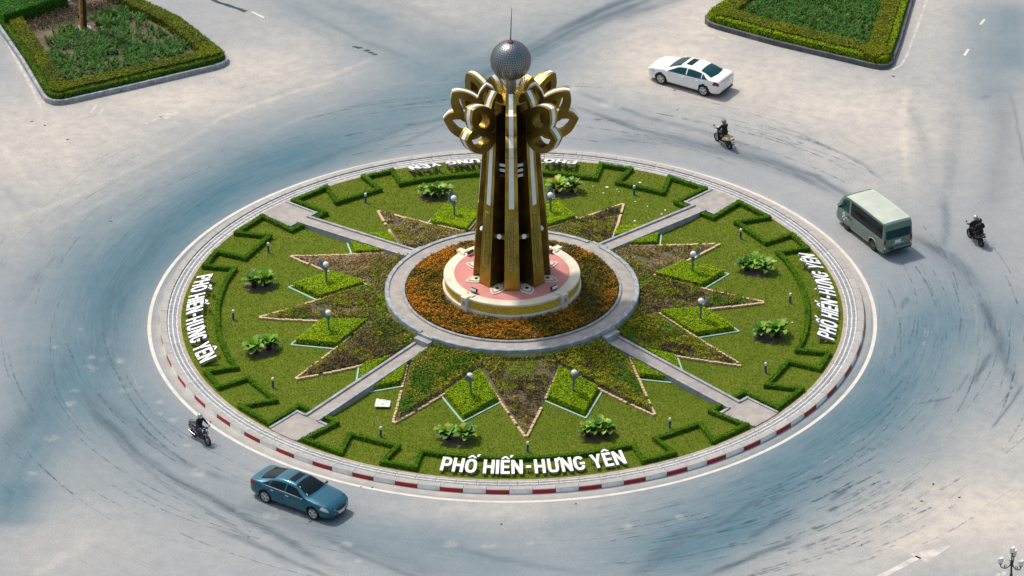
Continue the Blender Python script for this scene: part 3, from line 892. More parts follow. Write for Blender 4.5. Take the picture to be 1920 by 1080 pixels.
# ---------------------------------------------------------------- foliage builders
AX = [-90 + ROT + 90 * k for k in range(4)]           # front, right, back, left quadrant axes
SIDE = ['front', 'right-hand', 'back', 'left-hand']
def hedge_along(name, pts, width, height, zf, cols, parent, dens=(620, 400), core=True, lsize=0.085):
    """clipped hedge strip along a polyline: dark twiggy core and leaf-sized faces all over"""
    W2 = width / 2
    b = MB()
    PP, NN = [], []
    for (x0, y0), (x1, y1) in zip(pts, pts[1:]):
        L = math.hypot(x1 - x0, y1 - y0)
        if L < 1e-3: continue
        ux, uy = (x1 - x0) / L, (y1 - y0) / L
        px, py = -uy, ux
        i = W2 - 0.05
        q = [(x0 - ux * i - px * i, y0 - uy * i - py * i), (x1 + ux * i - px * i, y1 + uy * i - py * i), (x1 + ux * i + px * i, y1 + uy * i + py * i), (x0 - ux * i + px * i, y0 - uy * i + py * i)]
        hh = height - 0.035 + random.uniform(-0.004, 0.004)
        if core:
            b.prism(q, lambda x, y: zf(x, y) - 0.05, lambda x, y: zf(x, y) + hh)
        n = int(dens[0] * width * (L + width))
        s = rng.uniform(-W2, L + W2, n); t = rng.uniform(-W2, W2, n)
        zz = height + rng.normal(0, 0.018, n) + 0.08 * (vnoise(x0 + ux * s, y0 + uy * s, 1.3, 2, 3) - 0.5)
        PP.append(np.stack([x0 + ux * s + px * t, y0 + uy * s + py * t, zz], 1)); NN.append(np.tile([0, 0, 1.0], (n, 1)))
        for sg in (-1, 1):
            n = int(dens[1] * height * (L + width))
            s = rng.uniform(-W2, L + W2, n); zz = rng.uniform(0.02, height, n)
            t = sg * (W2 + rng.normal(0, 0.018, n) - 0.02)
            PP.append(np.stack([x0 + ux * s + px * t, y0 + uy * s + py * t, zz], 1)); NN.append(np.tile([px * sg, py * sg, 0.35], (n, 1)))
        for sg, (ex, ey) in ((-1, (x0, y0)), (1, (x1, y1))):
            n = int(dens[1] * height * width)
            t = rng.uniform(-W2, W2, n); zz = rng.uniform(0.02, height, n)
            e = W2 + rng.normal(0, 0.018, n) - 0.02
            PP.append(np.stack([ex + sg * ux * e + px * t, ey + sg * uy * e + py * t, zz], 1)); NN.append(np.tile([ux * sg, uy * sg, 0.35], (n, 1)))
    P = np.concatenate(PP); Nn = np.concatenate(NN)
    P[:, 2] += zf(P[:, 0], P[:, 1])
    V, F = leaf_arrays(P, Nn, lsize * rng.uniform(0.75, 1.25, len(P)), aspect=0.7, jit=0.42)
    mixn = vnoise(P[:, 0], P[:, 1], 0.9, 3, 4)[:, None]
    c = np.asarray(cols[0]) * (1 - mixn) + np.asarray(cols[1]) * mixn
    o = fast_mesh(name, V, F, M['leaf'], parent, col=jcol(c, len(P), 0.22), kind='stuff')
    if core:
        b.build('twig_core', M['hedge_core'], parent)
    return o
def zm(off=0.0):
    return lambda x, y: mound_np(np.hypot(x, y)) + off

# ---------------------------------------------------------------- four zigzag hedges
def hedge_line(ax):
    half = []
    pa = 45.0
    def lat(r, l):                                    # point at lateral distance l from the path axis, on the quadrant's side
        return r, pa - math.degrees(math.asin(l / r))
    half += [lat(14.72, 0.62), lat(14.80, 1.30), lat(17.06, 1.22), (17.10, 33.2), (15.35, 35.2), (15.35, 25.0), (17.05, 25.4), (17.05, 19.6), (15.42, 20.2)]
    arc = [(15.45, d) for d in range(17, -18, -3)]
    full = half + arc + [(r, -d) for r, d in reversed(half)]
    return [P2(r, ax + d) for r, d in full]
GREEN = ((0.070, 0.195, 0.003), (0.125, 0.250, 0.005))
for ax, sd_ in zip(AX, SIDE):
    h = thing('clipped_hedge', f'zigzag low green hedge running behind the {sd_} row of white letters', 'hedge', group='zigzag hedges round the lawn')
    hedge_along('foliage', hedge_line(ax), 0.26, 0.24, zm(0), GREEN, h, (900, 560), lsize=0.066)

# ---------------------------------------------------------------- yellow-green hedge blocks in the star's notches
YG = ((0.205, 0.350, 0.003), (0.330, 0.440, 0.006))
def block_hedge(name_parent, poly, height, dens=850, cols=YG, lsize=0.085):
    p = name_parent
    n = len(poly)
    cx = sum(q[0] for q in poly) / n; cy = sum(q[1] for q in poly) / n
    ins = [(cx + (q[0] - cx) * 0.95, cy + (q[1] - cy) * 0.95) for q in poly]
    b = MB(); b.prism(ins, zmound(-0.05), zmound(height - 0.045)); b.build('twig_core', M['hedge_core'], p)
    Q = sample_poly(poly, int(poly_area(poly) * dens))
    top = np.stack([Q[:, 0], Q[:, 1], height + rng.normal(0, 0.02, len(Q)) + 0.07 * (vnoise(Q[:, 0], Q[:, 1], 1.2, 3, 2) - 0.5)], 1)
    PP, NN = [top], [np.tile([0, 0, 1.0], (len(Q), 1))]
    sgn = 1 if sum(poly[i][0] * poly[(i + 1) % n][1] - poly[(i + 1) % n][0] * poly[i][1] for i in range(n)) > 0 else -1
    for i in range(n):
        (x0, y0), (x1, y1) = poly[i], poly[(i + 1) % n]
        L = math.hypot(x1 - x0, y1 - y0)
        k = int(L * height * 420)
        t = rng.random(k)
        nx, ny = sgn * (y1 - y0) / L, -sgn * (x1 - x0) / L
        e = rng.normal(-0.01, 0.018, k)
        PP.append(np.stack([x0 + (x1 - x0) * t + nx * e, y0 + (y1 - y0) * t + ny * e, rng.uniform(0.02, height, k)], 1)); NN.append(np.tile([nx, ny, 0.35], (k, 1)))
    P = np.concatenate(PP); Nn = np.concatenate(NN)
    P[:, 2] += mound_np(np.hypot(P[:, 0], P[:, 1]))
    V, F = leaf_arrays(P, Nn, lsize * rng.uniform(0.75, 1.25, len(P)), aspect=0.7, jit=0.45)
    mixn = vnoise(P[:, 0], P[:, 1], 1.1, 3, 4)[:, None]
    c = np.asarray(cols[0]) * (1 - mixn) + np.asarray(cols[1]) * mixn
    fast_mesh('foliage', V, F, M['leaf'], p, col=jcol(c, len(P), 0.25), kind='stuff')
def edge_strip(mb, p0, p1, wd, h, off=-0.05):
    q = ribbon([p0, p1], wd)[0]
    mb.prism(q, zmound(off), zmound(h))
OCT = {0: 'front lawn left of centre', 1: 'front lawn right of centre', 2: 'right-hand lawn nearer the viewer', 3: 'right-hand lawn farther from the viewer',
       4: 'back lawn right of the tower', 5: 'back lawn left of the tower', 6: 'left-hand lawn farther from the viewer', 7: 'left-hand lawn nearer the viewer'}
LAMPA = []
for q in range(4):
    for j, dl in enumerate((-15, 15)):
        a = AX[q] + dl; k = q * 2 + j
        LAMPA.append((k, a))
        t = thing('clipped_hedge', f'yellow-green diamond-shaped hedge block on the {OCT[k]}', 'hedge', group='diamond hedges between the star points')
        block_hedge(t, radial_poly(a, [(7.90, 0), (9.98, -1.36), (11.80, 0), (9.98, 1.36)]), 0.31)
        for sg in (-1, 1):
            b = MB(); pp = radial_poly(a, [(12.06, 0), (10.10, sg * 1.52)]); edge_strip(b, pp[0], pp[1], 0.085, 0.05)
            b.build('edging', M['mint'], t)
PN = ['back right path', 'back left path', 'front left path', 'front right path']
for i, a in enumerate(PATHS):
    for sg in (-1, 1):
        # which side, seen from the tower looking out
        x, y = radial_poly(a, [(9.8, sg * 1.2)])[0]; x2, y2 = radial_poly(a, [(9.8, 0)])[0]
        side = 'farther' if y > y2 else 'nearer'
        t = thing('clipped_hedge', f'yellow-green triangular hedge block along the {side} side of the {PN[i]}', 'hedge', group='triangular hedges beside the paths')
        block_hedge(t, radial_poly(a, [(8.75, sg * 0.57), (9.98, sg * 1.36), (11.05, sg * 0.57)]), 0.29)
        b = MB(); pp = radial_poly(a, [(11.40, sg * 0.50), (10.10, sg * 1.52)]); edge_strip(b, pp[0], pp[1], 0.085, 0.05)
        b.build('edging', M['mint'], t)

# ---------------------------------------------------------------- the twelve-pointed star: four shrub beds with brick edging
TIP, VAL = 13.34, 7.60
C15, S15 = math.cos(R(15)), math.sin(R(15))
def star_inside(x, y):
    r = np.hypot(x, y)
    d = np.degrees(np.arctan2(y, x)) - AX[0]
    ph = np.abs((d + 15) % 30 - 15)
    u, v = r * np.cos(np.radians(ph)), r * np.sin(np.radians(ph))
    ex, ey = VAL * C15 - TIP, VAL * S15
    return ((u - TIP) * ey - v * ex < 0) | (r < VAL * 0.985)
# what grows in each point: (share of green, brown kind, density, height)
GRN, OLV, BRN, TAN, DBR, YOL = (0.095, 0.195, 0.012), (0.240, 0.255, 0.016), (0.235, 0.165, 0.058), (0.42, 0.295, 0.150), (0.112, 0.092, 0.038), (0.310, 0.315, 0.015)
TIPS = [
    dict(c=[OLV, DBR, BRN, YOL], w=[.30, .35, .25, .10], d=430, h=.30),   # front
    dict(c=[GRN, OLV, YOL, DBR], w=[.30, .35, .28, .07], d=760, h=.36),
    dict(c=[GRN, OLV, YOL, DBR], w=[.22, .38, .15, .25], d=560, h=.34),
    dict(c=[GRN, OLV, DBR, BRN], w=[.28, .30, .25, .17], d=500, h=.36),   # right
    dict(c=[TAN, BRN, OLV, DBR], w=[.33, .37, .15, .15], d=330, h=.22),
    dict(c=[DBR, OLV, BRN, GRN], w=[.38, .27, .20, .15], d=520, h=.28),
    dict(c=[DBR, OLV, BRN, GRN], w=[.3, .3, .2, .2], d=500, h=.28),       # back
    dict(c=[BRN, OLV, TAN, DBR], w=[.35, .25, .20, .20], d=430, h=.26),
    dict(c=[TAN, BRN, OLV, DBR], w=[.35, .33, .17, .15], d=330, h=.24),
    dict(c=[OLV, BRN, GRN, YOL], w=[.42, .22, .22, .14], d=520, h=.34),   # left
    dict(c=[DBR, BRN, OLV, GRN], w=[.52, .20, .18, .10], d=620, h=.30),
    dict(c=[GRN, OLV, DBR, YOL], w=[.50, .32, .06, .12], d=820, h=.40),
]
BEDN = ['front', 'right-hand', 'back', 'left-hand']
for q in range(4):
    bed = thing('shrub_bed', f'brown and green shrub bed of three star points facing the {SIDE[q]} row of letters', 'flower bed', group='star-shaped shrub beds')
    # soil
    b = MB()
    outline = []
    for dd in (-30, 0, 30):
        t0 = P2(TIP - 0.12, AX[q] + dd)
        outline += [P2(VAL + 0.05, AX[q] + dd - 15), t0]
    outline += [P2(VAL + 0.05, AX[q] + 45)]
    inner = [P2(6.61, AX[q] + d) for d in range(45, -46, -5)]
    # strips tip by tip keep the soil on the mound
    for dd in (-30, 0, 30):
        for e in range(8):
            r0 = 6.61 + (TIP - 6.75) * e / 8; r1 = 6.61 + (TIP - 6.75) * (e + 1) / 8
            def wid(r):
                return max(0.02, 14.9 * min(1.0, ((TIP - r) / (TIP - VAL))) if r > VAL else 14.9)
            def lim(r):                                # half angle of the point at radius r
                if r <= VAL: return 14.98
                lo_, hi_ = 0.0, 15.0
                for _ in range(25):
                    m_ = (lo_ + hi_) / 2
                    x_, y_ = P2(r, AX[0] + m_)
                    if star_inside(np.array([x_]), np.array([y_]))[0]: lo_ = m_
                    else: hi_ = m_
                return lo_
            a0, a1 = lim(r0), lim(r1)
            qd = [P2(r0, AX[q] + dd - a0), P2(r1, AX[q] + dd - a1), P2(r1, AX[q] + dd + a1), P2(r0, AX[q] + dd + a0)]
            b.add([(x, y, mound(math.hypot(x, y)) + 0.03) for x, y in qd], [(0, 1, 2, 3)])
    b.build('soil', M['soil_pale'], bed)
    # shrubs
    n = 62000
    r = np.sqrt(rng.uniform(6.7 ** 2, 13.2 ** 2, n)); d = rng.uniform(-45, 45, n)
    x = r * np.cos(np.radians(AX[q] + d)); y = r * np.sin(np.radians(AX[q] + d))
    ok = star_inside(x, y)
    rin = r + 0.28                                     # keep a hand's breadth from the brick edge
    ok &= star_inside(rin * np.cos(np.radians(AX[q] + d)), rin * np.sin(np.radians(AX[q] + d)))
    latd = np.abs(r * np.sin(np.radians(45 - np.abs(d))))
    ok &= latd > 0.62
    x, y, r, d = x[ok], y[ok], r[ok], d[ok]
    tip = np.clip(((d + 45) // 30).astype(int), 0, 2) + q * 3 - 1
    tip = tip % 12
    # soften the borders between neighbouring points near the walkway
    mixb = rng.random(len(d)) < np.clip((9.2 - r) / 4, 0, 0.5)
    tip = np.where(mixb, (tip + rng.integers(-1, 2, len(d))) % 12, tip)
    dens = np.array([t['d'] for t in TIPS])[tip]; hh = np.array([t['h'] for t in TIPS])[tip]
    clump = vnoise(x, y, 1.5, 3, 12 + q)
    fine = vnoise(x, y, 4.5, 2, 31 + q)
    area = PI * (13.2 ** 2 - 6.7 ** 2) / 4
    keep = rng.random(len(d)) < dens * area / n * np.clip(0.25 + 1.5 * clump, 0.15, 1.3)
    bare = (clump < 0.36) & (dens < 560)
    keep &= ~(bare & (rng.random(len(d)) < 0.72))
    if q == 0:
        keep &= ~((r < 8.3) & (np.abs(d - 2) < 9) & (rng.random(len(d)) < 0.8))      # bare earth below the steps
    x, y, r, d, tip, hh, clump, fine = (k[keep] for k in (x, y, r, d, tip, hh, clump, fine))
    dense = np.array([t['d'] for t in TIPS])[tip] > 700
    h = np.where(dense, hh * (0.9 + 0.2 * (fine - 0.5)), hh * np.clip(0.25 + 1.2 * (clump - 0.15), 0.3, 1.2) * (0.8 + 0.4 * fine))
    z = mound_np(r) + 0.03 + h * rng.random(len(h)) ** 0.33
    # colour classes follow clumps
    sel = vnoise(x, y, 1.1, 3, 50 + q) * 0.86 + 0.14 * rng.random(len(x))
    sel = np.clip((sel - 0.27) / 0.46, 0, 0.999)
    cols = np.zeros((len(x), 3))
    for ti in set(tip.tolist()):
        m_ = tip == ti
        cw = np.cumsum(TIPS[ti]['w'])
        k = np.minimum(np.searchsorted(cw, sel[m_]), 3)
        cols[m_] = np.array(TIPS[ti]['c'])[k]
    P = np.stack([x, y, z], 1)
    V, F = leaf_arrays(P, np.tile([0, 0, 0.8], (len(P), 1)) + rng.normal(0, 0.4, (len(P), 3)), rng.uniform(0.07, 0.13, len(P)), aspect=0.8, jit=0.38)
    fast_mesh('shrubs', V, F, M['leaf'], bed, col=jcol(cols, len(P), 0.16, 0.06), kind='stuff')
    # brick edging along every side of every point
    for dd in (-30, 0, 30):
        for sg in (-1, 1):
            x0, y0 = P2(TIP, AX[q] + dd); x1, y1 = P2(VAL + 0.25, AX[q] + dd + sg * 15)
            L = math.hypot(x1 - x0, y1 - y0); ux, uy = (x1 - x0) / L, (y1 - y0) / L
            b = MB(); s = 0.10
            hid = random.random() * 10
            while s < L - 0.15:
                bl = random.uniform(0.22, 0.26)
                cx, cy = x0 + ux * (s + bl / 2), y0 + uy * (s + bl / 2)
                # stop where the path cuts through
                pd = min(abs(-math.sin(R(p)) * cx + math.cos(R(p)) * cy) if (cx * math.cos(R(p)) + cy * math.sin(R(p))) > 0 else 9 for p in PATHS)
                cover = float(vnoise(np.array([s * 0.7 + hid]), np.array([hid]), 1.0, 2, 3)[0])
                if pd > 0.52 and cover > 0.27 and random.random() > 0.05:
                    tl = Matrix.Rotation(math.atan2(uy, ux) + random.uniform(-0.05, 0.05), 3, 'Z') @ Matrix.Rotation(random.uniform(-0.06, 0.06), 3, 'X')
                    b.box((cx - uy * random.uniform(-.012, .012), cy + ux * random.uniform(-.012, .012), mound(math.hypot(cx, cy)) + 0.035 + random.uniform(-0.015, 0.012)), (bl - 0.018, 0.125, 0.15), M=tl)
                s += bl
            if b.v:
                b.build('brick_edging', M['brick'], bed)['kind'] = 'stuff'

# ---------------------------------------------------------------- marigold ring
fb = thing('flower_bed', 'orange marigold bed ringing the round plinth of the tower', 'flower bed')
b = MB(); b.lathe([(5.61, 1.46), (5.0, 1.50), (4.2, 1.53), (3.3, 1.56)], 72); b.build('soil', M['soil'], fb)
n = 80000
r = np.sqrt(rng.uniform(3.66 ** 2, 5.56 ** 2, n)); a = rng.uniform(0, 2 * PI, n)
x, y = r * np.cos(a), r * np.sin(a)
cl = vnoise(x, y, 1.6, 3, 71); fi = vnoise(x, y, 5.0, 2, 72)
h = 0.10 + 0.26 * np.clip(0.3 + 1.2 * (fi - 0.3) + 0.5 * (cl - 0.5), 0.1, 1.1)
z = 1.56 - (r - 3.3) * 0.042 + h * rng.random(n) ** 0.4
fl = np.clip((vnoise(x, y, 0.75, 3, 73) - 0.28) * 2.0, 0.10, 0.75)
right_green = np.exp(-((x - 4.4) ** 2 / 1.6 + (y - 0.6) ** 2 / 4.5)) + 0.5 * np.exp(-((x + 3.1) ** 2 + (y + 2.9) ** 2) / 1.0)
fl = fl * (1 - 0.8 * np.clip(right_green, 0, 1))
top = (z - (1.56 - (r - 3.3) * 0.042)) / h > 0.55
isf = (rng.random(n) < fl) & top
u = rng.random(n)
cols = np.where(isf[:, None], np.where((u < 0.62)[:, None], [0.62, 0.24, 0.010], np.where((u < 0.85)[:, None], [0.40, 0.11, 0.008], [0.75, 0.34, 0.02])),
                np.where((u < 0.5)[:, None], [0.120, 0.125, 0.018], np.where((u < 0.80)[:, None], [0.190, 0.115, 0.022], [0.070, 0.105, 0.020])))
P = np.stack([x, y, z], 1)
V, F = leaf_arrays(P, np.where(isf[:, None], [0, 0, 1.5], [0, 0, 0.7]) + rng.normal(0, 0.35, (n, 3)), np.where(isf, rng.uniform(0.05, 0.085, n), rng.uniform(0.06, 0.10, n)), aspect=0.85, jit=0.4)
fast_mesh('marigolds', V, F, M['leaf'], fb, col=jcol(cols, n, 0.22, 0.05), kind='stuff')

# ---------------------------------------------------------------- mown grass: short blades
n = 150000
r = np.sqrt(rng.uniform(8.0 ** 2, 17.28 ** 2, n)); a = rng.uniform(0, 2 * PI, n)
x, y = r * np.cos(a), r * np.sin(a)
latp = np.min([np.where((x * math.cos(R(p)) + y * math.sin(R(p))) > 0, np.abs(-math.sin(R(p)) * x + math.cos(R(p)) * y), 9) for p in PATHS], 0)
ok = ~star_inside(x, y) & ~((latp < 0.52) & (r < 15.3)) & ~((latp < 1.05) & (r > 15))
x, y, r = x[ok], y[ok], r[ok]; n = len(x)
hh = rng.uniform(0.03, 0.075, n); th = rng.uniform(0, 2 * PI, n); ln = rng.normal(0, 0.03, (n, 2))
w_ = rng.uniform(0.012, 0.028, n)
base = np.stack([x, y, mound_np(r) - 0.005], 1)
dx = np.stack([np.cos(th) * w_, np.sin(th) * w_, np.zeros(n)], 1)
V = np.stack([base - dx, base + dx, base + np.stack([ln[:, 0], ln[:, 1], hh], 1)], 1).reshape(-1, 3)
F = np.arange(3 * n).reshape(-1, 3)
tn = vnoise(x, y, 0.6, 4, 91)[:, None]; dry = (vnoise(x, y, 1.7, 3, 92) > 0.66)[:, None] & (rng.random((n, 1)) < 0.6)
c = np.array([0.118, 0.180, 0.004]) * (1 - tn) + np.array([0.210, 0.235, 0.012]) * tn
c = np.where(dry, [0.24, 0.22, 0.07], c)
g = fast_mesh('grass', V, F, M['grass_blade'], None, col=jcol(c, n, 0.25), kind='stuff')
tag(g, 'short mown green grass covering the lawn of the roundabout', 'grass')
# ---------------------------------------------------------------- lamps with a leaf-shaped reflector
def leaf_shell():
    b = MB()
    nu, nv = 9, 8
    vs = []
    for i in range(nu + 1):
        u = i / nu
        # spine: starts under the globe, sweeps outwards and up past it
        x = 0.03 + 0.30 * math.sin(u * PI * 0.52) + 0.02 * u
        z = -0.26 + 0.14 * u + 0.36 * u ** 2.2
        wdt = 0.21 * math.sin(PI * min(1.0, 0.22 + 0.80 * u)) ** 0.8 + 0.004
        for j in range(nv + 1):
            v = -1 + 2 * j / nv
            y = v * wdt
            curl = 0.16 * v * v * math.sin(PI * min(1, 0.15 + u * 0.8))
            vs.append((x - curl * 0.9, y, z + curl * 0.35))
    fs = [(i * (nv + 1) + j, (i + 1) * (nv + 1) + j, (i + 1) * (nv + 1) + j + 1, i * (nv + 1) + j + 1) for i in range(nu) for j in range(nv)]
    b.add(vs, fs)
    return b
lamp0 = thing('garden_lamp', 'lamp', 'lamp', group='globe lamps on the diamond hedges')
b = MB()
b.lathe([(0.10, 0.0), (0.10, 0.05), (0.062, 0.09), (0.058, 0.86), (0.075, 0.97), (0.095, 1.05), (0.10, 1.11), (0.085, 1.17), (0.001, 1.18)], 16)
b.build('pole', M['lamp_metal'], lamp0, smooth=True)
b = MB(); b.sphere((0, 0, 1.34), 0.165, 20, 14); b.build('globe', M['globe'], lamp0, smooth=True)
o = leaf_shell().build('reflector', M['lamp_metal'], lamp0, smooth=True, loc=(0, 0, 1.34))
o.scale = (1.3, 1.25, 1.2)
sm = o.modifiers.new('thick', 'SOLIDIFY'); sm.thickness = 0.012
b = MB(); b.tube([(-0.02, 0, 1.15), (-0.10, 0, 1.21), (-0.17, 0, 1.21)], 0.018, 6); b.tube([(0, -0.17, 1.20), (0, -0.08, 1.17), (0, 0.08, 1.17), (0, 0.17, 1.20)], 0.018, 6)
b.build('bracket', M['lamp_metal'], lamp0)
first = True
for k, a in LAMPA:
    t = lamp0 if first else copy_tree(lamp0)
    first = False
    x, y = P2(10.0, a)
    t.location = (x, y, mound(10.0)); t.rotation_euler = (R(random.uniform(-2.5, 2.5)), R(random.uniform(-2.5, 2.5)), R(a + random.uniform(-12, 12)))
    t['label'] = f'grey stalk lamp with white globe, in the {OCT[k]}'

# ---------------------------------------------------------------- bollard lights
bol0 = thing('bollard_light', 'bollard', 'bollard light', group='bollard lights round the lawn')
b = MB(); b.lathe([(0.085, -0.02), (0.085, 0.02), (0.060, 0.03), (0.060, 0.43)], 14); b.build('post', M['bollard_blue'], bol0, smooth=True)
b = MB(); b.lathe([(0.060, 0.43), (0.066, 0.44), (0.066, 0.56), (0.055, 0.585), (0.001, 0.59)], 14); b.build('lamp_head', M['plate'] if False else M['globe'], bol0, smooth=True)
WHERE = {0: 'at the tip of the front star point, before the letters', 1: 'by the right end of the front hedge', 2: 'on the right lawn next to the front right path', 3: 'in the middle of the right-hand lawn',
         4: 'on the right lawn next to the back right path', 5: 'on the back lawn next to the back right path', 7: 'on the back lawn next to the back left path',
         8: 'on the left lawn next to the back left path', 9: 'in the middle of the left-hand lawn', 10: 'on the left lawn next to the front left path', 11: 'on the front lawn near the white board'}
first = True
for k in WHERE:
    t = bol0 if first else copy_tree(bol0)
    first = False
    x, y = P2(14.6, AX[0] + 30 * k)
    t.location = (x, y, mound(14.6)); t.rotation_euler = (R(random.uniform(-2, 2)), R(random.uniform(-2, 2)), R(random.uniform(0, 360)))
    t['label'] = f'short blue bollard light {WHERE[k]}'

# ---------------------------------------------------------------- broad-leaved rosette plants in pairs and threes
def frond_mesh(L, wd, droop, name):
    n = 7
    vs, fs = [], []
    for i in range(n + 1):
        u = i / n
        x = L * (u - 0.18 * u ** 3 * droop)
        z = L * (0.72 * u - 0.62 * droop * u ** 2.2)
        w_ = wd * math.sin(PI * (0.10 + 0.86 * u)) ** 0.75 * (1 + 0.10 * math.sin(u * 21))
        wob = 0.03 * math.sin(u * 17)
        vs += [(x, -w_, z + 0.32 * w_ + wob), (x, 0, z - 0.10 * w_), (x, w_, z + 0.32 * w_ - wob)]
    for i in range(n):
        for j in range(2):
            fs.append((i * 3 + j, (i + 1) * 3 + j, (i + 1) * 3 + j + 1, i * 3 + j + 1))
    me = bpy.data.meshes.new(name)
    me.from_pydata(vs, [], fs)
    me.polygons.foreach_set('use_smooth', [True] * len(fs))
    return me
M['frond'] = mat('frond', (0.200, 0.370, 0.018), 0.45, scale=1.5, col2=(0.110, 0.240, 0.018), rnd=0.3, spec=0.3)
M['frond_dark'] = mat('frond_dark', (0.095, 0.215, 0.024), 0.45, scale=1.5, col2=(0.055, 0.135, 0.018), rnd=0.3, spec=0.3)
M['frond_yellow'] = mat('frond_yellow', (0.42, 0.38, 0.02), 0.45, scale=1.5, col2=(0.13, 0.20, 0.02), rnd=0.2)
M['trunk'] = mat('trunk', (0.045, 0.036, 0.025), 0.95, var=0.3, scale=8, bump=0.8, bscale=30)
FR = {}
for key in ('frond', 'frond_dark', 'frond_yellow'):
    for v, (L_, wd_, dr_) in enumerate(((0.84, 0.165, 0.85), (0.74, 0.17, 1.15), (0.62, 0.14, 0.5))):
        me = frond_mesh(L_, wd_, dr_, key); me.materials.append(M[key]); FR[key, v] = me
CL = {0: [(-0.42, 0.05, 1.0), (0.40, -0.08, 1.08)], 1: [(-0.40, -0.10, 0.95), (0.12, 0.16, 1.05), (0.52, 0.0, 0.9)], 2: [(-0.40, 0.0, 0.95), (0.42, -0.02, 1.12)],
      3: [(-0.52, 0.10, 0.9), (-0.02, 0.28, 1.0), (0.46, -0.06, 0.95)], 4: [(-0.36, -0.05, 1.08), (0.44, 0.12, 0.98)], 5: [(-0.44, 0.12, 0.85), (0.02, -0.18, 0.98), (0.42, 0.05, 0.9)],
      6: [(-0.30, -0.05, 1.0), (0.36, 0.08, 1.02), (0.05, 0.32, 0.8)], 7: [(-0.36, -0.12, 1.05), (0.36, 0.2, 1.0)]}
OR2 = {2: ['left of the pair', 'right of the pair'], 3: ['left of three', 'middle of three', 'right of three']}
for k in range(8):
    a = LAMPA[k][1]
    cx, cy = P2(13.62, a)
    md = MB()
    kk = 18
    md.add([(cx + (0.78 + 0.12 * random.random()) * math.cos(2 * PI * i / kk), cy + (0.66 + 0.12 * random.random()) * math.sin(2 * PI * i / kk), 0) for i in range(kk)], [tuple(range(kk))])
    md.v = [(x, y, mound(math.hypot(x, y)) + 0.012) for x, y, z in md.v]
    mo = md.build('mulch_patch', M['soil'] if k % 3 else M['soil_pale']); tag(mo, kind='structure')
    order = sorted(range(len(CL[k])), key=lambda i: CL[k][i][0])
    for pos, i in enumerate(order):
        dx, dy, sc = CL[k][i]
        x, y = cx + dx, cy + dy
        t = thing('rosette_plant', f'broad-leaved green rosette plant, {OR2[len(order)][pos]}, on the {OCT[k]}', 'plant', (x, y, mound(math.hypot(x, y))), random.uniform(0, 6), 'rosette plants on the lawn')
        t.scale = (sc, sc, sc)
        b = MB(); b.lathe([(0.17, -0.03), (0.14, 0.10), (0.15, 0.20), (0.09, 0.28), (0.001, 0.29)], 10); b.build('trunk', M['trunk'], t)
        nf = 19
        for f in range(nf):
            yel = 'frond_yellow' if (k == 4 and random.random() < 0.30) or random.random() < 0.05 else ('frond_dark' if random.random() < 0.35 else 'frond')
            lvl = f / nf
            o = link('frond', FR[yel, 2 if lvl > 0.7 else random.choice((0, 0, 1))], t, (0, 0, 0.22 + 0.08 * lvl))
            az = f * 2.399 + random.uniform(-0.2, 0.2)
            o.rotation_euler = Euler((random.uniform(-0.25, 0.25), -0.55 * lvl + random.uniform(-0.12, 0.12), az), 'XYZ')
            s_ = random.uniform(0.85, 1.15); o.scale = (s_, s_ * random.uniform(0.9, 1.3), s_)

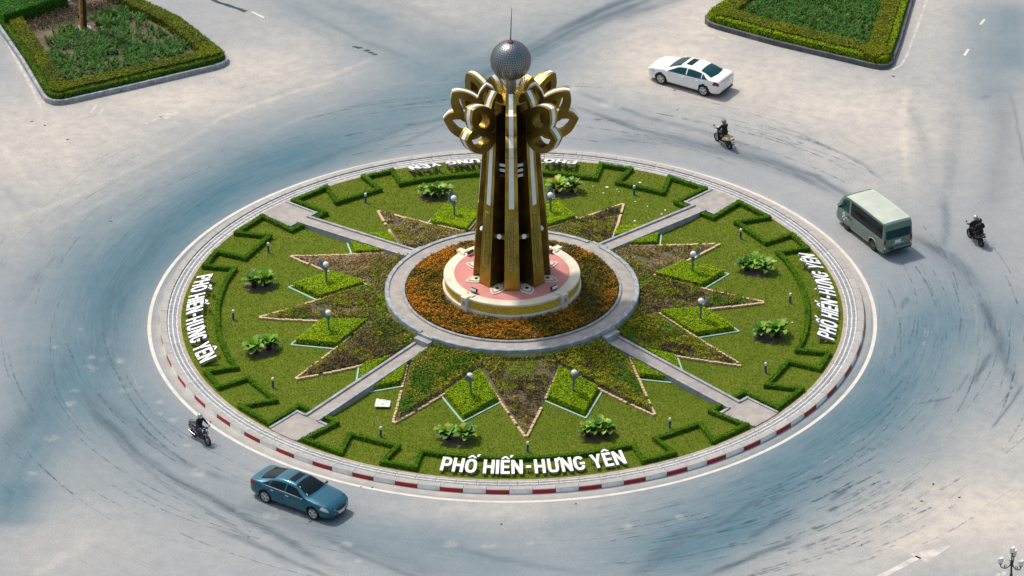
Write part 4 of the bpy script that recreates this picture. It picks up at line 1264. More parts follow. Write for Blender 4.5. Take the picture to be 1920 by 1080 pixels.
# ---------------------------------------------------------------- the four rows of letters
TXT = ['P', 'H', '\u1ed0', ' ', 'H', 'I', '\u1ebe', 'N', '-', 'H', '\u01af', 'N', 'G', ' ', 'Y', '\u00ca', 'N']
LH, LS, LT = 0.93, 0.185, 0.065                    # cap height, stroke, half thickness
def letter_mesh(ch):
    """flat-faced block capital with its accents, upright in x-y, LT thick either side"""
    polys, strips = [], []                            # polygons, and (outer, inner, closed) bands
    H, s = LH, LS
    def ell(cx, cy, rx, ry, a0, a1, n=18, p=2.5):
        out = []
        for i in range(n + 1):
            a = R(a0 + (a1 - a0) * i / n); c, d = math.cos(a), math.sin(a)
            out.append((cx + rx * abs(c) ** (2 / p) * (1 if c >= 0 else -1), cy + ry * abs(d) ** (2 / p) * (1 if d >= 0 else -1)))
        return out
    base = {'\u1ed0': 'O', '\u1ebe': 'E', '\u00ca': 'E', '\u01af': 'U'}.get(ch, ch)
    w = {'P': .60, 'H': .64, 'O': .68, 'I': s, 'E': .53, 'N': .66, '-': .30, 'U': .63, 'G': .66, 'Y': .66}[base]
    m = H / 2
    if base in 'I': polys.append([(0, 0), (s, 0), (s, H), (0, H)])
    if base == '-': polys.append([(0, m - .08), (w, m - .08), (w, m + .08), (0, m + .08)])
    if base == 'H': polys.append([(0, 0), (s, 0), (s, m - .085), (w - s, m - .085), (w - s, 0), (w, 0), (w, H), (w - s, H), (w - s, m + .085), (s, m + .085), (s, H), (0, H)])
    if base == 'E': polys.append([(0, 0), (w, 0), (w, .165), (s, .165), (s, m - .08), (w - .04, m - .08), (w - .04, m + .08), (s, m + .08), (s, H - .165), (w, H - .165), (w, H), (0, H)])
    if base == 'N': polys.append([(0, 0), (s, 0), (s, H * .58), (w - s, 0), (w, 0), (w, H), (w - s, H), (w - s, H * .42), (s, H), (0, H)])
    if base == 'Y': polys.append([(w / 2 - s / 2, 0), (w / 2 + s / 2, 0), (w / 2 + s / 2, H * .40), (w, H), (w - s * 1.08, H), (w / 2, H * .58), (s * 1.08, H), (0, H), (w / 2 - s / 2, H * .40)])
    if base == 'O': strips.append((ell(w / 2, m, w / 2, m, 0, 360, 32), ell(w / 2, m, w / 2 - s, m - .165, 0, 360, 32), True))
    if base == 'G':
        strips.append((ell(w / 2, m, w / 2, m, 38, 340, 28), ell(w / 2, m, w / 2 - s, m - .165, 38, 340, 28), False))
        polys.append([(w * .55, m - .10), (w, m - .10), (w, m + .06), (w * .55, m + .06)])
    if base == 'U':
        o = [(0, H)] + ell(w / 2, .30, w / 2, .30, 180, 360, 16) + [(w, H)]
        i = [(s, H)] + ell(w / 2, .30, w / 2 - s, .30 - .165, 180, 360, 16) + [(w - s, H)]
        strips.append((o, i, False))
    if base == 'P':
        polys.append([(0, 0), (s, 0), (s, H), (0, H)])
        r_ = (H - .33) / 2; cy = H - r_
        o = [(s + .001, H)] + ell(w - r_, cy, r_, r_, 90, -90, 14) + [(s + .001, .33)]
        i = [(s + .001, H - .155)] + ell(w - r_, cy, r_ - .165, r_ - .155, 90, -90, 14) + [(s + .001, .33 + .155)]
        strips.append((o, i, False))
    cx = w / 2
    if ch in '\u1ed0\u1ebe\u00ca':
        polys.append([(cx - .27, H + .07), (cx - .12, H + .07), (cx, H + .16), (cx + .12, H + .07), (cx + .27, H + .07), (cx + .07, H + .25), (cx - .07, H + .25)])
    if ch in '\u1ed0\u1ebe':
        polys.append([(cx + .25, H + .17), (cx + .36, H + .17), (cx + .48, H + .34), (cx + .31, H + .34)])
    if ch == '\u01af':
        polys.append([(w + .001, H - .22), (w + .13, H - .10), (w + .16, H + .06), (w + .02, H + .06), (w + .001, H - .06)])
    b = MB()
    for p in polys:
        n = len(p)
        b.add([(x, y, LT) for x, y in p] + [(x, y, -LT) for x, y in p], [tuple(range(n)), tuple(range(2 * n - 1, n - 1, -1))], 0)
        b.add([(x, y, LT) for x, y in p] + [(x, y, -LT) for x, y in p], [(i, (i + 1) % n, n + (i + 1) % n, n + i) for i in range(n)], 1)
    for o, i_, closed in strips:
        n = len(o)
        vs = [(x, y, LT) for x, y in o] + [(x, y, LT) for x, y in i_] + [(x, y, -LT) for x, y in o] + [(x, y, -LT) for x, y in i_]
        k = n - 1
        b.add(vs, [(j, j + 1, n + j + 1, n + j) for j in range(k)] + [(2 * n + j, 3 * n + j, 3 * n + j + 1, 2 * n + j + 1) for j in range(k)], 0)
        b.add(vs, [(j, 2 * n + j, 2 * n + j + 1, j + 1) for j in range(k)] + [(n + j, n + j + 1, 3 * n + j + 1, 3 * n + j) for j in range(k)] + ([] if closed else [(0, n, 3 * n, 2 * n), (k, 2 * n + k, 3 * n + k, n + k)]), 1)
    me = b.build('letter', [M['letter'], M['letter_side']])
    d = me.data
    bpy.data.objects.remove(me)
    for v in d.vertices: v.co.x -= w / 2
    return d, w + (.12 if ch == '\u01af' else 0)
LM = {c: letter_mesh(c) for c in set(TXT) if c != ' '}
TILT = R(17)
def lay_letters():
    gap, space = 0.105, 0.20
    w_ = [LM[c][1] if c != ' ' else space for c in TXT]
    tot = sum(w_) + gap * (len(TXT) - 1) + 0.20
    k = 9.50 / tot
    s, out = -9.50 / 2, []
    for c, wd in zip(TXT, w_):
        if c == '-': s += 0.10 * k
        if c != ' ': out.append((c, (s + wd * k / 2) / 17.05, k))
        s += (wd + gap + (0.10 if c == '-' else 0)) * k
    return out
b = MB(); b.tube([(0, 0, 0), (0, 0, 1)], 0.022, 6); POST = b.build('support_post', M['lamp_metal']).data
bpy.data.objects.remove(bpy.data.objects['support_post'])
ROWN = ['front', 'right-hand', 'back', 'left-hand']
for q in range(4):
    sg_ = thing('letter_sign', f'row of large white raised letters along the {ROWN[q]} edge of the lawn', 'letter sign', group='rows of white letters round the lawn')
    for c, ang, k in lay_letters():
        a = R(AX[q] + 0.7) + ang
        er = Vector((math.cos(a), math.sin(a), 0)); et = Vector((-math.sin(a), math.cos(a), 0))
        yv = -er * math.cos(TILT) + Vector((0, 0, math.sin(TILT)))
        nv = er * math.sin(TILT) + Vector((0, 0, math.cos(TILT)))
        o = link('letter', LM[c][0], sg_)
        pos = er * 17.04 + Vector((0, 0, 0.31))
        o.matrix_world = Matrix(((et.x * k, yv.x, nv.x, pos.x), (et.y * k, yv.y, nv.y, pos.y), (et.z * k, yv.z, nv.z, pos.z), (0, 0, 0, 1)))
        wd = LM[c][1] * k
        for dx in ((-0.3, 0.3) if wd > 0.4 else (0,)):
            for up_, in ((0.12,), (0.74,)):
                if c == '-' : up_ = 0.32
                p = pos + et * dx * wd + yv * up_ - nv * 0.06
                o = link('support_post', POST, sg_, (p.x, p.y, 0.12)); o.scale = (1, 1, p.z - 0.12)

# ---------------------------------------------------------------- white board lying on the lawn
t = thing('board', 'small white board with faded coloured print lying on the lawn', 'board', (-6.60, -9.85, mound(11.85)), R(-4))
b = MB(); b.box((0, 0, 0.05), (0.76, 1.02, 0.03), M=Matrix.Rotation(R(-5), 3, 'X')); b.build('panel', mat('board_white', (0.72, 0.70, 0.64), 0.5, var=0.05), t)
b = MB()
for x, y, sx, sy, mi in ((0.05, 0.18, 0.34, 0.05, 0), (0.22, -0.02, 0.12, 0.07, 0), (0.0, -0.22, 0.16, 0.2, 1), (-0.2, 0.05, 0.1, 0.05, 1), (-0.24, -0.3, 0.12, 0.05, 0)):
    zt = 0.05 + 0.019 - y * math.sin(R(5))
    b.add([(x - sx / 2, y - sy / 2, zt + 0.003), (x + sx / 2, y - sy / 2, zt + 0.003), (x + sx / 2, y + sy / 2, zt + 0.003), (x - sx / 2, y + sy / 2, zt + 0.003)], [(0, 1, 2, 3)], mi)
b.build('print', [mat('print_green', (0.42, 0.62, 0.40), 0.6), mat('print_pink', (0.68, 0.40, 0.44), 0.6)], t)
# ---------------------------------------------------------------- the monument
mon = thing('monument', 'tall golden lotus tower with eight white-striped pillars and a silver ball on top', 'monument')
PZ = 2.50
# plinth
b = MB()
b.lathe([(3.62, 1.35), (3.62, 1.88), (3.58, 1.91), (3.46, 1.92), (3.46, 2.34), (3.54, 2.35), (3.57, 2.38), (3.57, 2.47), (3.54, 2.50), (3.02, 2.50)], 96)
pl = b.build('plinth', M['cream'], mon)
b = MB(); b.lathe([(3.02, PZ), (0.01, PZ)], 96); b.build('plinth_top', M['pink'], mon)
# frieze panels between the four brackets, cells standing proud
for q in range(4):
    a0, a1 = R(ROT + 45 + 90 * q + 4.6), R(ROT + 135 + 90 * q - 4.6)
    b = MB()
    b.lathe([(3.461, 1.93), (3.50, 1.94), (3.50, 2.325), (3.461, 2.335)], 28, a0=a0, a1=a1)
    for i in range(34):
        a = a0 + (a1 - a0) * (i + 0.5) / 34
        for j in range(3):
            b.box((3.50 * math.cos(a), 3.50 * math.sin(a), 2.01 + 0.125 * j), (0.05, 0.08, 0.08), M=Matrix.Rotation(a, 3, 'Z') @ Matrix.Rotation(R(45), 3, 'X'))
    b.build('frieze_panel', M['frieze'], mon)
for a in PATHS:
    rot = Matrix.Rotation(R(a), 3, 'Z')
    b = MB()
    for cx, cy, cz, dx, dy, dz in ((3.52, 0, 1.93, 0.44, 0.42, 1.16), (3.53, 0, 2.535, 0.52, 0.36, 0.07), (3.28, 0.23, 2.53, 0.30, 0.11, 0.08), (3.28, -0.23, 2.53, 0.30, 0.11, 0.08)):
        p = rot @ Vector((cx, cy, 0)); b.box((p.x, p.y, cz), (dx, dy, dz), rz=R(a))
    br = b.build('bracket', M['cream'], mon, bevel=0.03)
    b = MB(); p = rot @ Vector((3.747, 0, 0)); b.box((p.x, p.y, 2.22), (0.012, 0.20, 0.26), rz=R(a)); b.build('plaque', mat('plaque', (0.33, 0.38, 0.44), 0.4) if 'plaque' not in bpy.data.materials else bpy.data.materials['plaque'], br)
# flat stone petals on the plinth top, between the pillars
def petal2d(r0, r1, wd, n=9):
    pts = []
    for i in range(n + 1):
        u = i / n; pts.append((r0 + (r1 - r0) * u, wd * math.sin(PI * (0.12 + 0.88 * u)) ** 0.85 if u < 1 else 0.0))
    return pts + [(x, -y) for x, y in reversed(pts[:-1])]
for k in range(8):
    a = 22.5 + 45 * k
    b = MB(); b.prism(radial_poly(a, petal2d(1.45, 2.62, 0.385)), PZ + 0.002, PZ + 0.05)
    sp = b.build('stone_petal', M['cream'], mon)
    b = MB(); b.prism(radial_poly(a, petal2d(1.48, 2.50, 0.305)), PZ + 0.03, PZ + 0.056); b.build('petal_inlay', M['terracotta'], sp)
    b = MB(); b.prism(radial_poly(a, petal2d(1.5, 2.40, 0.265)), PZ + 0.03, PZ + 0.075); b.build('petal_core', M['cream'], sp)
    b = MB(); x, y = radial_poly(a, [(2.02, 0)])[0]; b.lathe([(0.085, PZ + 0.07), (0.085, PZ + 0.115), (0.05, PZ + 0.12), (0.001, PZ + 0.12)], 12, (x, y, 0)); b.build('ground_light', M['black'], sp)
# dark inner core
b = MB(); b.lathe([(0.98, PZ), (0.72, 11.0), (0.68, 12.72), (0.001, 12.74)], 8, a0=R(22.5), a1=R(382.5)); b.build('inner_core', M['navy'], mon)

def smooth_loop(ctrl, n=5):
    """closed Catmull-Rom; a control point given twice stays a sharp tip"""
    out = []
    m = len(ctrl)
    for i in range(m):
        p1, p2 = ctrl[i], ctrl[(i + 1) % m]
        if p1 == p2: continue
        p0, p3 = ctrl[i - 1], ctrl[(i + 2) % m]
        for k in range(n):
            t = k / n
            out.append(tuple(0.5 * ((2 * p1[j]) + (-p0[j] + p2[j]) * t + (2 * p0[j] - 5 * p1[j] + 4 * p2[j] - p3[j]) * t * t + (-p0[j] + 3 * p1[j] - 3 * p2[j] + p3[j]) * t ** 3) for j in (0, 1)))
    return out
def petal_mesh(ctrl, hctrl, th):
    """flat band petal in the (r, z) plane, th thick, with a leaf-shaped opening and a white strip round its rims"""
    o = smooth_loop(ctrl)
    n = len(o)
    # resample the opening to as many points, matched by direction from its centre
    hl = smooth_loop(hctrl, 12)
    cx = sum(p[0] for p in hl) / len(hl); cz = sum(p[1] for p in hl) / len(hl)
    ha = sorted((math.atan2(z - cz, x - cx), x, z) for x, z in hl)
    oa = [math.atan2(z - cz, x - cx) for x, z in o]
    ti = max(range(n), key=lambda i: math.hypot(o[i][0] - cx, o[i][1] - cz))
    tip = max(hl, key=lambda p: math.hypot(p[0] - cx, p[1] - cz))
    h = []
    for i, a_ in enumerate(oa):
        best = min(ha, key=lambda q: abs((q[0] - a_ + PI) % (2 * PI) - PI))
        h.append((best[1], best[2]))
    h[ti] = tip
    b = MB()
    for sg in (-1, 1):
        y = sg * th / 2
        b.add([(x, y, z) for x, z in o] + [(x, y, z) for x, z in h], [(i, (i + 1) % n, n + (i + 1) % n, n + i) for i in range(n)], 0)
    ys = [-th / 2, -th * 0.20, th * 0.20, th / 2]
    for loop in (o, h):
        for s in range(3):
            b.add([(x, ys[s], z) for x, z in loop] + [(x, ys[s + 1], z) for x, z in loop], [(i, (i + 1) % n, n + (i + 1) % n, n + i) for i in range(n)], 2 if loop is o else 0)
    # raised white strip
    for loop, sgn in ((o, 1),):
        nrm = []
        area = sum(loop[i][0] * loop[(i + 1) % n][1] - loop[(i + 1) % n][0] * loop[i][1] for i in range(n))
        for i in range(n):
            dx = loop[(i + 1) % n][0] - loop[i - 1][0]; dz = loop[(i + 1) % n][1] - loop[i - 1][1]
            l = math.hypot(dx, dz) or 1
            s_ = sgn * (1 if area > 0 else -1)
            nrm.append((dz / l * s_, -dx / l * s_))
        up_ = [(loop[i][0] + nrm[i][0] * 0.014, loop[i][1] + nrm[i][1] * 0.014) for i in range(n)]
        y0, y1 = -th * 0.21, th * 0.21
        vs = [(x, y0, z) for x, z in up_] + [(x, y1, z) for x, z in up_] + [(x, y0, z) for x, z in loop] + [(x, y1, z) for x, z in loop]
        fs = []
        for i in range(n):
            j = (i + 1) % n
            fs += [(i, j, n + j, n + i), (2 * n + i, 2 * n + j, j, i), (n + i, n + j, 3 * n + j, 3 * n + i)]
        b.add(vs, fs, 1)
    return b
T3, T2, T1 = (3.48, 11.60), (3.00, 13.16), (1.27, 13.55)
P3C = [(1.40, 11.05), (1.62, 10.58), (2.10, 10.42), (2.62, 10.52), (3.12, 10.92), T3, T3, (3.26, 11.88), (2.98, 12.02), (2.50, 12.00), (1.90, 11.6)]
P2C = [(1.35, 11.75), (1.70, 11.42), (2.15, 11.35), (2.62, 11.62), (2.98, 12.14), (3.09, 12.66), T2, T2, (2.72, 13.21), (2.34, 13.14), (1.96, 12.97), (1.66, 12.72), (1.40, 12.30)]
P1C = [(0.95, 11.95), (1.35, 11.90), (1.62, 12.25), (1.71, 12.70), (1.56, 13.16), T1, T1, (0.95, 13.32), (0.80, 12.90), (0.76, 12.40)]
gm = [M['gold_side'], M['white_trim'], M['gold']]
H3 = [(1.86, 11.03), (2.16, 10.79), (2.62, 10.87), (2.98, 11.25), (3.12, 11.52), (3.12, 11.52), (2.86, 11.62), (2.44, 11.58), (2.06, 11.37)]
H2 = [(1.84, 11.98), (2.12, 11.80), (2.42, 11.95), (2.64, 12.33), (2.67, 12.84), (2.67, 12.84), (2.36, 12.77), (2.08, 12.58), (1.86, 12.32)]
H1 = [(1.00, 12.20), (1.30, 12.20), (1.48, 12.60), (1.42, 13.00), (1.26, 13.30), (1.26, 13.30), (1.02, 13.00), (0.94, 12.60)]
PM = [petal_mesh(P3C, H3, 0.56), petal_mesh(P2C, H2, 0.545), petal_mesh(P1C, H1, 0.53)]
pil0 = None
def pillar_ro(z): return 2.02 + (1.43 - 2.02) * (z - PZ) / 7.9
def pillar_w(z): return 0.80 + (0.60 - 0.80) * (z - PZ) / 7.9
for k in range(8):
    a = -90 + 45 * k
    if k == 0:
        b = MB()
        zs = [PZ, 3.2, 5, 7, 9, 10.4, 11.4, 12.3]
        vs = []
        for z in zs:
            ro, wd = pillar_ro(min(z, 10.9)), pillar_w(min(z, 10.4)) / 2
            vs += [(0.62, -wd, z), (ro, -wd, z), (ro, wd, z), (0.62, wd, z)]
        fs, ms = [], []
        for i in range(len(zs) - 1):
            for j in range(4):
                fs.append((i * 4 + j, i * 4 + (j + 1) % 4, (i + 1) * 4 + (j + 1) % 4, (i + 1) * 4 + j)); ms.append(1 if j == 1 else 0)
        e = len(zs) - 1
        fs.append((e * 4, e * 4 + 1, e * 4 + 2, e * 4 + 3)); ms.append(0)
        b.v, b.f, b.m = vs, fs, ms
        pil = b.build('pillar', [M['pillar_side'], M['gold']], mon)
        sub = []
        def face_strip(name, z0, z1, wf, proud, m):
            bb = MB(); n = 6; vs = []
            for i in range(n + 1):
                z = z0 + (z1 - z0) * i / n; ro = pillar_ro(z); wd = pillar_w(z) * wf / 2
                vs += [(ro - 0.02, -wd, z), (ro + proud, -wd, z), (ro + proud, wd, z), (ro - 0.02, wd, z)]
            fs = [(i * 4 + j, i * 4 + (j + 1) % 4, (i + 1) * 4 + (j + 1) % 4, (i + 1) * 4 + j) for i in range(n) for j in range(3)]
            fs += [(0, 1, 2, 3), (n * 4, n * 4 + 1, n * 4 + 2, n * 4 + 3)]
            bb.add(vs, fs)
            return bb.build(name, m, pil)
        sub.append(face_strip('white_stripe', 7.12, 10.50, 0.40, 0.014, M['white_trim']))
        sub.append(face_strip('relief_panel', 3.62, 6.72, 0.50, 0.03, M['gold_relief']))
        # gold studs in the relief
        bb = MB()
        for i in range(38):
            z = 3.72 + 2.9 * i / 37; ro = pillar_ro(z)
            for s in (-1, 0, 1):
                y = s * 0.10 + random.uniform(-0.02, 0.02)
                bb.box((ro + 0.035, y, z + random.uniform(-.02, .02)), (0.02, 0.06, 0.05), M=Matrix.Rotation(random.uniform(0, 1.5), 3, 'X'))
        sub.append(bb.build('relief_carving', M['gold'], pil))
        for nm, pm in zip(('lotus_petal',) * 3, PM):
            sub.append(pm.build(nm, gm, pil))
        pil0 = pil
    else:
        pil = pil0.copy(); COL.objects.link(pil); pil.parent = mon
        for s in sub:
            c = s.copy(); COL.objects.link(c); c.parent = pil
    pil.rotation_euler = (0, 0, R(a))
# a cross bar with one round spotlight in each gap
for k in range(8):
    a = R(22.5 + 45 * k)
    b = MB(); b.box((1.56, 0, 5.43), (0.16, 0.72, 0.24)); ar = b.build('lamp_arm', M['gold_side'], mon); ar.rotation_euler = (0, 0, a)
    b = MB(); b.lathe([(0.001, 0.07), (0.11, 0.065), (0.135, 0.03), (0.135, -0.05)], 18, (1.66, 0, 5.45), M=Matrix.Rotation(R(60), 3, 'Y')); b.build('spotlight', M['white_trim'], ar, smooth=True)
# three louvre bars in each gap
lb = None
for k in range(8):
    for j, z in enumerate((9.38, 9.08, 8.78)):
        if lb is None:
            b = MB(); b.box((0, 0, 0), (0.06, 0.62, 0.15)); lb = b.build('louvre_bar', M['white_trim'], mon); o = lb
        else:
            o = lb.copy(); COL.objects.link(o)
            if k == 5 and j == 2 or k == 7 and j == 2:
                pass
        a = R(-67.5 + 45 * k)
        if k == 7 and j == 2:
            o.data = o.data.copy(); o.data.materials[0] = M['navy']
        o.location = (1.17 * math.cos(a), 1.17 * math.sin(a), z); o.rotation_euler = (0, 0, a)
# crown: plate, column, pierced panels, ball, mast
b = MB(); b.lathe([(0.70, 12.72), (1.02, 12.76), (1.02, 12.82), (0.15, 12.84)], 40); b.build('crown_plate', M['frieze'], mon)
b = MB(); b.lathe([(0.30, 12.8), (0.25, 12.95), (0.23, 13.85)], 20); b.build('column', mat('column', (0.30, 0.28, 0.24), 0.4, metal=0.6), mon, smooth=True)
b = MB()
for k in range(4):
    a0 = R(10 + 90 * k)
    for i in range(9):
        for j in range(11):
            if (i * 7 + j * 5 + k) % 3 == 0: continue
            u, v = i / 9, j / 11
            if abs(u - 0.45) > 0.5 - 0.35 * v: continue
            aa = a0 + u * R(48); r_ = 0.62 + 0.30 * v ** 1.6; z = 12.82 + 1.15 * v
            b.box((r_ * math.cos(aa), r_ * math.sin(aa), z), (0.02, 0.055, 0.085), rz=aa)
b.build('pierced_panel', M['frieze'], mon)['kind'] = 'stuff'
SC, SR = (0, 0, 14.86), 1.05
b = MB(); b.sphere(SC, SR, 48, 32); ball = b.build('ball', M['sphere'], mon, smooth=True)
b = MB()
rows = 27
for i in range(1, rows):
    th = PI * i / rows
    n = max(3, int(2 * PI * math.sin(th) * SR / 0.128))
    for j in range(n):
        ph = 2 * PI * (j + 0.5 * (i % 2)) / n
        d = Vector((math.sin(th) * math.cos(ph), math.sin(th) * math.sin(ph), math.cos(th)))
        u = d.cross(Vector((0, 0, 1))).normalized(); v = u.cross(d)
        c = Vector(SC) + d * (SR + 0.003)
        b.add([c + (u * math.cos(t) * 0.030 + v * math.sin(t) * 0.042) for t in (0, PI / 3, 2 * PI / 3, PI, 4 * PI / 3, 5 * PI / 3)], [(0, 1, 2, 3, 4, 5)])
b.build('perforation', M['hole'], ball)['kind'] = 'stuff'
b = MB(); b.lathe([(0.17, 15.88), (0.17, 15.96), (0.06, 15.98), (0.001, 15.98)], 14); b.build('mast_base', mat('rust', (0.16, 0.06, 0.035), 0.7, var=0.2), mon)
b = MB(); b.tube([(0, 0, 15.95), (0.03, 0, 16.9), (0.075, 0, 17.85)], [0.03, 0.022, 0.012], 8); b.build('mast', M['black'], mon)
# floodlights on the plinth
FLN = ['back right', 'back left', 'front left', 'front right']
for i, a in enumerate(PATHS):
    x, y = P2(2.95, a)
    t = thing('floodlight', f'small black floodlight at the {FLN[i]} of the pink plinth top', 'floodlight', (x, y, PZ), R(a + 90), 'floodlights on the plinth')
    b = MB(); b.box((0, 0.03, 0.17), (0.42, 0.12, 0.17), M=Matrix.Rotation(R(-25), 3, 'X')); b.build('housing', M['black'], t, bevel=0.015)
    b = MB(); b.box((0, -0.045, 0.20), (0.36, 0.015, 0.12), M=Matrix.Rotation(R(-25), 3, 'X')); b.build('lens', M['clear_lens'], t)
    b = MB(); b.tube([(-0.22, 0.02, 0.17), (-0.22, 0.02, 0.0), (0.22, 0.02, 0.0), (0.22, 0.02, 0.17)], 0.014, 6); b.build('bracket', M['black'], t)
LAMPXY = (23.36, -33.65)
LITTER = [(x, y, mound(math.hypot(x, y)) + 0.03) for x, y in [(5.2, 13.87), (5.75, 13.61), (5.83, 13.36), (5.73, 14.43), (7.36, 11.61), (8.11, 10.68), (8.3, 11.17), (8.07, 10.13), (4.45, 14.0), (6.62, 9.66), (9.87, 10.84), (6.7, 12.2), (9.1, 9.4), (5.0, 13.2), (6.1, 14.2), (3.6, 13.0), (7.0, 14.4), (16.0, 2.2), (14.6, -1.4)]]
LEAVES = [(-0.59, -21.32), (20.2, -19.35), (20.89, -17.7), (-20.88, 26.81), (-25.97, 22.05), (-26.72, 22.52), (21.62, 27.53), (12.53, 27.79), (-21.66, 10.63), (3.1, -19.41), (-7.57, -17.64), (-7.01, -17.7), (22.1, -19.0), (17.0, -23.5), (-13, -22.4), (-24.6, 20.3), (9.3, 23.5)]
# ---------------------------------------------------------------- planted traffic islands at the far corners
def inset(poly, d):
    n = len(poly); out = []
    area = sum(poly[i][0] * poly[(i + 1) % n][1] - poly[(i + 1) % n][0] * poly[i][1] for i in range(n))
    s = 1 if area > 0 else -1
    for i in range(n):
        p0, p1, p2 = (Vector(poly[i - 1]), Vector(poly[i]), Vector(poly[(i + 1) % n]))
        e1 = (p1 - p0).normalized(); e2 = (p2 - p1).normalized()
        n1 = Vector((-e1.y, e1.x)) * s; n2 = Vector((-e2.y, e2.x)) * s
        m_ = (n1 + n2); m_ = m_ / max(0.35, m_.dot(n1)) if m_.length > 1e-6 else n1
        q = p1 + m_ * d
        out.append((q.x, q.y))
    return out
def island(name_lbl, poly, kerb_mat, open_idx):
    isl = bpy.data.objects.new('traffic_island', None); COL.objects.link(isl); isl['kind'] = 'structure'
    b = MB(); b.prism(inset(poly, 0.16), 0.0, 0.22, bottom=False); b.build('soil', M['soil_pale'], isl)
    n = len(poly)
    inn = inset(poly, 0.17)
    for i in range(n):
        if i in open_idx: continue
        a0, a1, b0, b1 = poly[i], poly[(i + 1) % n], inn[i], inn[(i + 1) % n]
        L = math.hypot(a1[0] - a0[0], a1[1] - a0[1]); k = max(1, round(L / 0.95))
        for j in range(k):
            t0, t1 = (j + 0.008) / k, (j + 1 - 0.008) / k
            lp = lambda p, q, t: (p[0] + (q[0] - p[0]) * t, p[1] + (q[1] - p[1]) * t)
            b = MB(); b.prism([lp(a0, a1, t0), lp(a0, a1, t1), lp(b0, b1, t1), lp(b0, b1, t0)], 0.0, 0.29 + random.uniform(-.008, .008))
            b.build('kerb_stone', kerb_mat, isl, bevel=0.02)
    return isl
def round_corner(poly, idx, k=4, cut=1.0):
    out = []
    for i, p in enumerate(poly):
        if i not in idx: out.append(p); continue
        p0, p1, p2 = Vector(poly[i - 1]), Vector(p), Vector(poly[(i + 1) % len(poly)])
        a = p1 + (p0 - p1).normalized() * cut; c = p1 + (p2 - p1).normalized() * cut
        for j in range(k + 1):
            t = j / k; q = a * (1 - t) ** 2 + p1 * 2 * t * (1 - t) + c * t ** 2
            out.append((q.x, q.y))
    return out
LP = round_corner([(-33.9, 46.0), (-29.34, 33.73), (-27.83, 29.73), (-25.95, 24.1), (-20.99, 26.61), (-15.6, 29.45), (-18.81, 34.77), (-21.9, 37.98), (-29.6, 46.2)], {3, 5}, 4, 1.35)
RP = round_corner([(19.2, 42.5), (12.78, 37.45), (10.75, 34.35), (15.01, 31.56), (21.5, 27.95), (22.34, 31.81), (23.4, 37.38), (24.6, 43.0)], {2, 4}, 4, 1.25)
PL = [[(p[0], p[1]) for p in LP], RP]
il = island('left', LP, M['kerb_blue'], {len(LP) - 1})
ir = island('right', RP, M['kerb_dark'], {len(RP) - 1})
flat = lambda z: (lambda x, y: 0 * x + z)
OLIVE = ((0.200, 0.215, 0.006), (0.130, 0.165, 0.008))
LIME = ((0.28, 0.38, 0.004), (0.20, 0.31, 0.006))
DEEP = ((0.050, 0.125, 0.010), (0.13, 0.24, 0.010))
h = thing('clipped_hedge', 'low olive hedge bordering the left traffic island with the post', 'hedge', group='olive hedges of the traffic islands')
hedge_along('foliage', inset(LP, 1.0), 0.85, 0.50, flat(0.20), ((0.200, 0.225, 0.006), (0.060, 0.085, 0.014)), h, (330, 280), lsize=0.11)
h = thing('clipped_hedge', 'narrow dark green hedge just inside the kerb of the left traffic island', 'hedge')
hedge_along('foliage', inset(LP, 0.40), 0.34, 0.36, flat(0.20), DEEP, h, (330, 280), lsize=0.10)
h = thing('clipped_hedge', 'wide olive hedge bordering the right traffic island', 'hedge', group='olive hedges of the traffic islands')
hedge_along('foliage', inset(RP, 1.12), 1.0, 0.52, flat(0.20), OLIVE, h, (330, 280), lsize=0.11)
h = thing('clipped_hedge', 'narrow lime green hedge just inside the dark kerb of the right traffic island', 'hedge')
hedge_along('foliage', inset(RP, 0.42), 0.36, 0.42, flat(0.20), LIME, h, (330, 280), lsize=0.10)
h = thing('clipped_hedge', 'tall bright green hedge block behind the post on the left traffic island', 'hedge')
p = [(-31.6, 39.5), (-29.1, 33.9), (-25.6, 36.5), (-27.2, 41.5)]
b = MB(); b.prism(inset(p, 0.06), 0.2, 1.05); b.build('twig_core', M['hedge_core'], h)
Q = sample_poly(p, 6500)
PP = [np.stack([Q[:, 0], Q[:, 1], 1.12 + 0.10 * (vnoise(Q[:, 0], Q[:, 1], 1.2, 3, 5) - 0.5) + rng.normal(0, .03, len(Q))], 1)]; NN = [np.tile([0, 0, 1.0], (len(Q), 1))]
for i in range(4):
    (x0, y0), (x1, y1) = p[i], p[(i + 1) % 4]
    L = math.hypot(x1 - x0, y1 - y0); k = int(L * 300); t = rng.random(k)
    nx, ny = (y1 - y0) / L, -(x1 - x0) / L
    PP.append(np.stack([x0 + (x1 - x0) * t, y0 + (y1 - y0) * t, rng.uniform(0.25, 1.1, k)], 1)); NN.append(np.tile([nx, ny, 0.3], (k, 1)))
P = np.concatenate(PP); V, F = leaf_arrays(P, np.concatenate(NN), 0.11 * rng.uniform(.75, 1.25, len(P)))
mx = vnoise(P[:, 0], P[:, 1], 1.3, 3, 8)[:, None]
fast_mesh('foliage', V, F, M['leaf'], h, col=jcol(np.array([0.030, 0.150, 0.010]) * (1 - mx) + np.array([0.075, 0.260, 0.016]) * mx, len(P), .25), kind='stuff')
